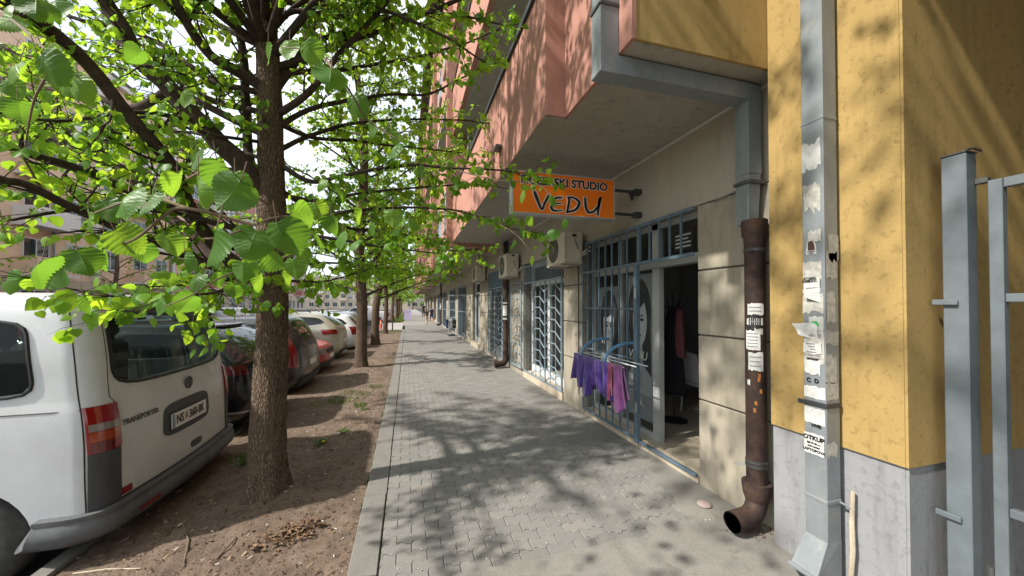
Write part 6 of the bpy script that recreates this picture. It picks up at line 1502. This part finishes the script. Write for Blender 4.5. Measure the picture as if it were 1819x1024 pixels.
# ================================================================== PEOPLE AND SMALL STREET THINGS
def person(label, loc, h, facing, shirt, pants, legs='bare', stride=.25, arms=(.3, -.3), hair='hair', sleeve=True, bend=0):
    s = h/1.7
    J = {}
    def V3(x, y, z): return Vector((x, y, z))*s
    J = dict(pel=V3(0, 0, .92), sp=V3(0, .02+bend*.2, 1.12), ch=V3(0, .03+bend*.4, 1.32), nk=V3(0, .03+bend*.5, 1.44), hd=V3(0, .05+bend*.5, 1.53), ht=V3(0, .06+bend*.5, 1.66))
    E = [('pel', 'sp'), ('sp', 'ch'), ('ch', 'nk'), ('nk', 'hd'), ('hd', 'ht')]
    rad = dict(pel=.145, sp=.13, ch=.15, nk=.055, hd=.088, ht=.07)
    for sd, nm in ((-1, 'l'), (1, 'r')):
        st = stride*sd
        J[nm+'hip'] = V3(sd*.09, 0, .88); J[nm+'kn'] = V3(sd*.10, st*.5+.05, .49); J[nm+'an'] = V3(sd*.10, st-(.12 if st < 0 else 0), .09+(.05 if st < 0 else 0)); J[nm+'toe'] = V3(sd*.11, st+.13, .04+(.0 if st >= 0 else .0))
        a = arms[0 if sd < 0 else 1]
        J[nm+'sh'] = V3(sd*.17, .03+bend*.45, 1.38); J[nm+'el'] = V3(sd*.22, .02+a*.5, 1.12); J[nm+'wr'] = V3(sd*.20, .08+a*1.1, .92+abs(a)*.2); J[nm+'ha'] = V3(sd*.20, .10+a*1.3, .85+abs(a)*.25)
        E += [('pel', nm+'hip'), (nm+'hip', nm+'kn'), (nm+'kn', nm+'an'), (nm+'an', nm+'toe'), ('ch', nm+'sh'), (nm+'sh', nm+'el'), (nm+'el', nm+'wr'), (nm+'wr', nm+'ha')]
        rad.update({nm+'hip': .095, nm+'kn': .062, nm+'an': .04, nm+'toe': .035, nm+'sh': .07, nm+'el': .045, nm+'wr': .03, nm+'ha': .034})
    names = list(J); me = bpy.data.meshes.new('person'); me.from_pydata([J[k] for k in names], [(names.index(a), names.index(b)) for a, b in E], [])
    o = bpy.data.objects.new('tmp', me); COL.objects.link(o); sk = o.modifiers.new('s', 'SKIN'); sk.use_smooth_shade = True
    for i, k in enumerate(names):
        d = me.skin_vertices[0].data[i]; d.radius = (rad[k]*s, rad[k]*s*(.75 if k in ('pel', 'sp', 'ch') else 1)); d.use_root = (k == 'pel')
    o.modifiers.new('u', 'SUBSURF').levels = 2
    dg = bpy.context.evaluated_depsgraph_get(); dg.update(); m2 = bpy.data.meshes.new_from_object(o.evaluated_get(dg)); bpy.data.objects.remove(o)
    m2.materials.clear()
    for m_ in (M['skin'], shirt, pants, M['shoe'], M[hair]): m2.materials.append(m_)
    for p in m2.polygons:
        c = p.center/s; arm = abs(c.x) > .185
        if c.z < .085: k = 3
        elif c.z > 1.585 or (c.z > 1.50 and c.y < .045+bend*.5): k = 4
        elif c.z > 1.43: k = 0
        elif arm and c.z < (1.20 if sleeve else .95): k = 0
        elif c.z > .95: k = 1
        elif c.z > (.50 if legs == 'bare' else .10) and not arm: k = 2
        else: k = 0
        p.material_index = k; p.use_smooth = True
    q = bpy.data.objects.new('person', m2); COL.objects.link(q); q.location = loc; q.rotation_euler.z = R(facing); ORG[q] = Vector()
    # face
    for sd in (-1, 1):
        e = MB().lathe([(.001, -.004), (.011, 0), (.001, .004)], 8, (sd*.034*s, (.05+bend*.5+.085)*s, 1.555*s), 'Y').build('eye', M['ink']); e.parent = q
    nb = MB().tube([Vector((0, (.05+bend*.5+.082)*s, 1.55*s)), Vector((0, (.05+bend*.5+.105)*s, 1.52*s))], [.008*s, .014*s], 6).build('nose', M['skin']); nb.parent = q
    return tag(q, label, 'person')
person('child in dark top and tan trousers walking away beside the other child', (1.50, 30.5, 0), 1.30, 0, M['dark_cloth'], M['khaki'], 'long', .22, (.25, -.2))
person('child in navy shirt and shorts walking toward the camera near the shops', (2.02, 32.6, 0), 1.42, 180, M['navy'], M['navy'], 'bare', -.2, (-.25, .3))
person('distant person in dark clothes walking close to the shop row', (1.95, 48, 0), 1.72, 0, M['dark_cloth'], M['coat'], 'long', .25, (.2, -.2))
bd = thing('sandwich_board', 'pale lavender board standing on the far pavement', 'board', (.05, 41, 0))
MB().prism([(-.35, 41, .02), (.40, 41, .02), (.40, 41.12, 1.08), (-.35, 41.12, 1.08)], (0, .02, 0)).build('front_panel', M['lavender'], bd); MB().prism([(-.35, 41.5, .02), (.40, 41.5, .02), (.40, 41.15, 1.08), (-.35, 41.15, 1.08)], (0, .02, 0)).build('rear_panel', M['lavender'], bd)
MB().box(-.2, .25, 41.085, 41.09, .84, .92).build('print_line', M['paper'], bd)
def bollard(x, y, h, mat, label, r_=.04):
    t = thing('bollard', label, 'bollard', (x, y, -.01), 'posts at the driveway')
    MB().lathe([(r_*1.6, -.03), (r_*1.6, .02), (r_, .03), (r_, h-.05), (r_*.9, h-.01), (.001, h)], 14, (x, y, 0)).build('post', M[mat], t, smooth=True)
    MB().lathe([(r_+.002, h*.62), (r_+.003, h*.64), (r_+.003, h*.76), (r_+.002, h*.78)], 14, (x, y, 0)).build('band', M['white_paint' if mat == 'signal' else 'strap'], t)
bollard(-.92, 24.6, .55, 'dark_steel', 'short dark bollard right of the orange post'); bollard(-1.95, 24.6, .55, 'dark_steel', 'short dark bollard left of the orange post by the third trunk'); bollard(-1.70, 25.9, .62, 'signal', 'small orange post standing on the driveway edge', .06)
# bags hung on a stand by the open grille leaf
sd_ = thing('bag_stand', 'stand with dark grey and white bags beside the open white grille leaf', 'stand', (2.22, 19.4, 0))
MB().lathe([(.20, .0), (.20, .05), (.16, .09), (.03, .11)], 20, (2.22, 19.4, .003)).build('base', M['black'], sd_); MB().tube([(2.22, 19.4, .1), (2.22, 19.4, .95)], .02, 8).build('pole', M['pvc'], sd_); MB().tube([(1.9, 19.4, .93), (2.5, 19.4, .93)], .014, 8).build('bar', M['pvc'], sd_)
for x, m_ in ((2.02, 'navy'), (2.2, 'paper'), (2.38, 'dark_cloth')):
    b = MB().box(x-.085, x+.085, 19.30, 19.5, .40, .86, .04); b.tube([(x-.05, 19.4, .86), (x, 19.4, .95), (x+.05, 19.4, .86)], .008, 5); b.build('bag', M[m_], sd_)
rk = thing('wall_rack', 'small dark metal rack fixed to the pale pillar past the arched grille', 'rack', (2.55, 15.4, .3))
for k in range(5): MB().tube([(2.55, 15.6, .35+k*.2), (2.47, 15.6, .37+k*.2), (2.47, 15.3, .37+k*.2), (2.55, 15.3, .35+k*.2)], .012, 6).build('rung', M['dark_steel'], rk)
bpy.context.view_layer.update()
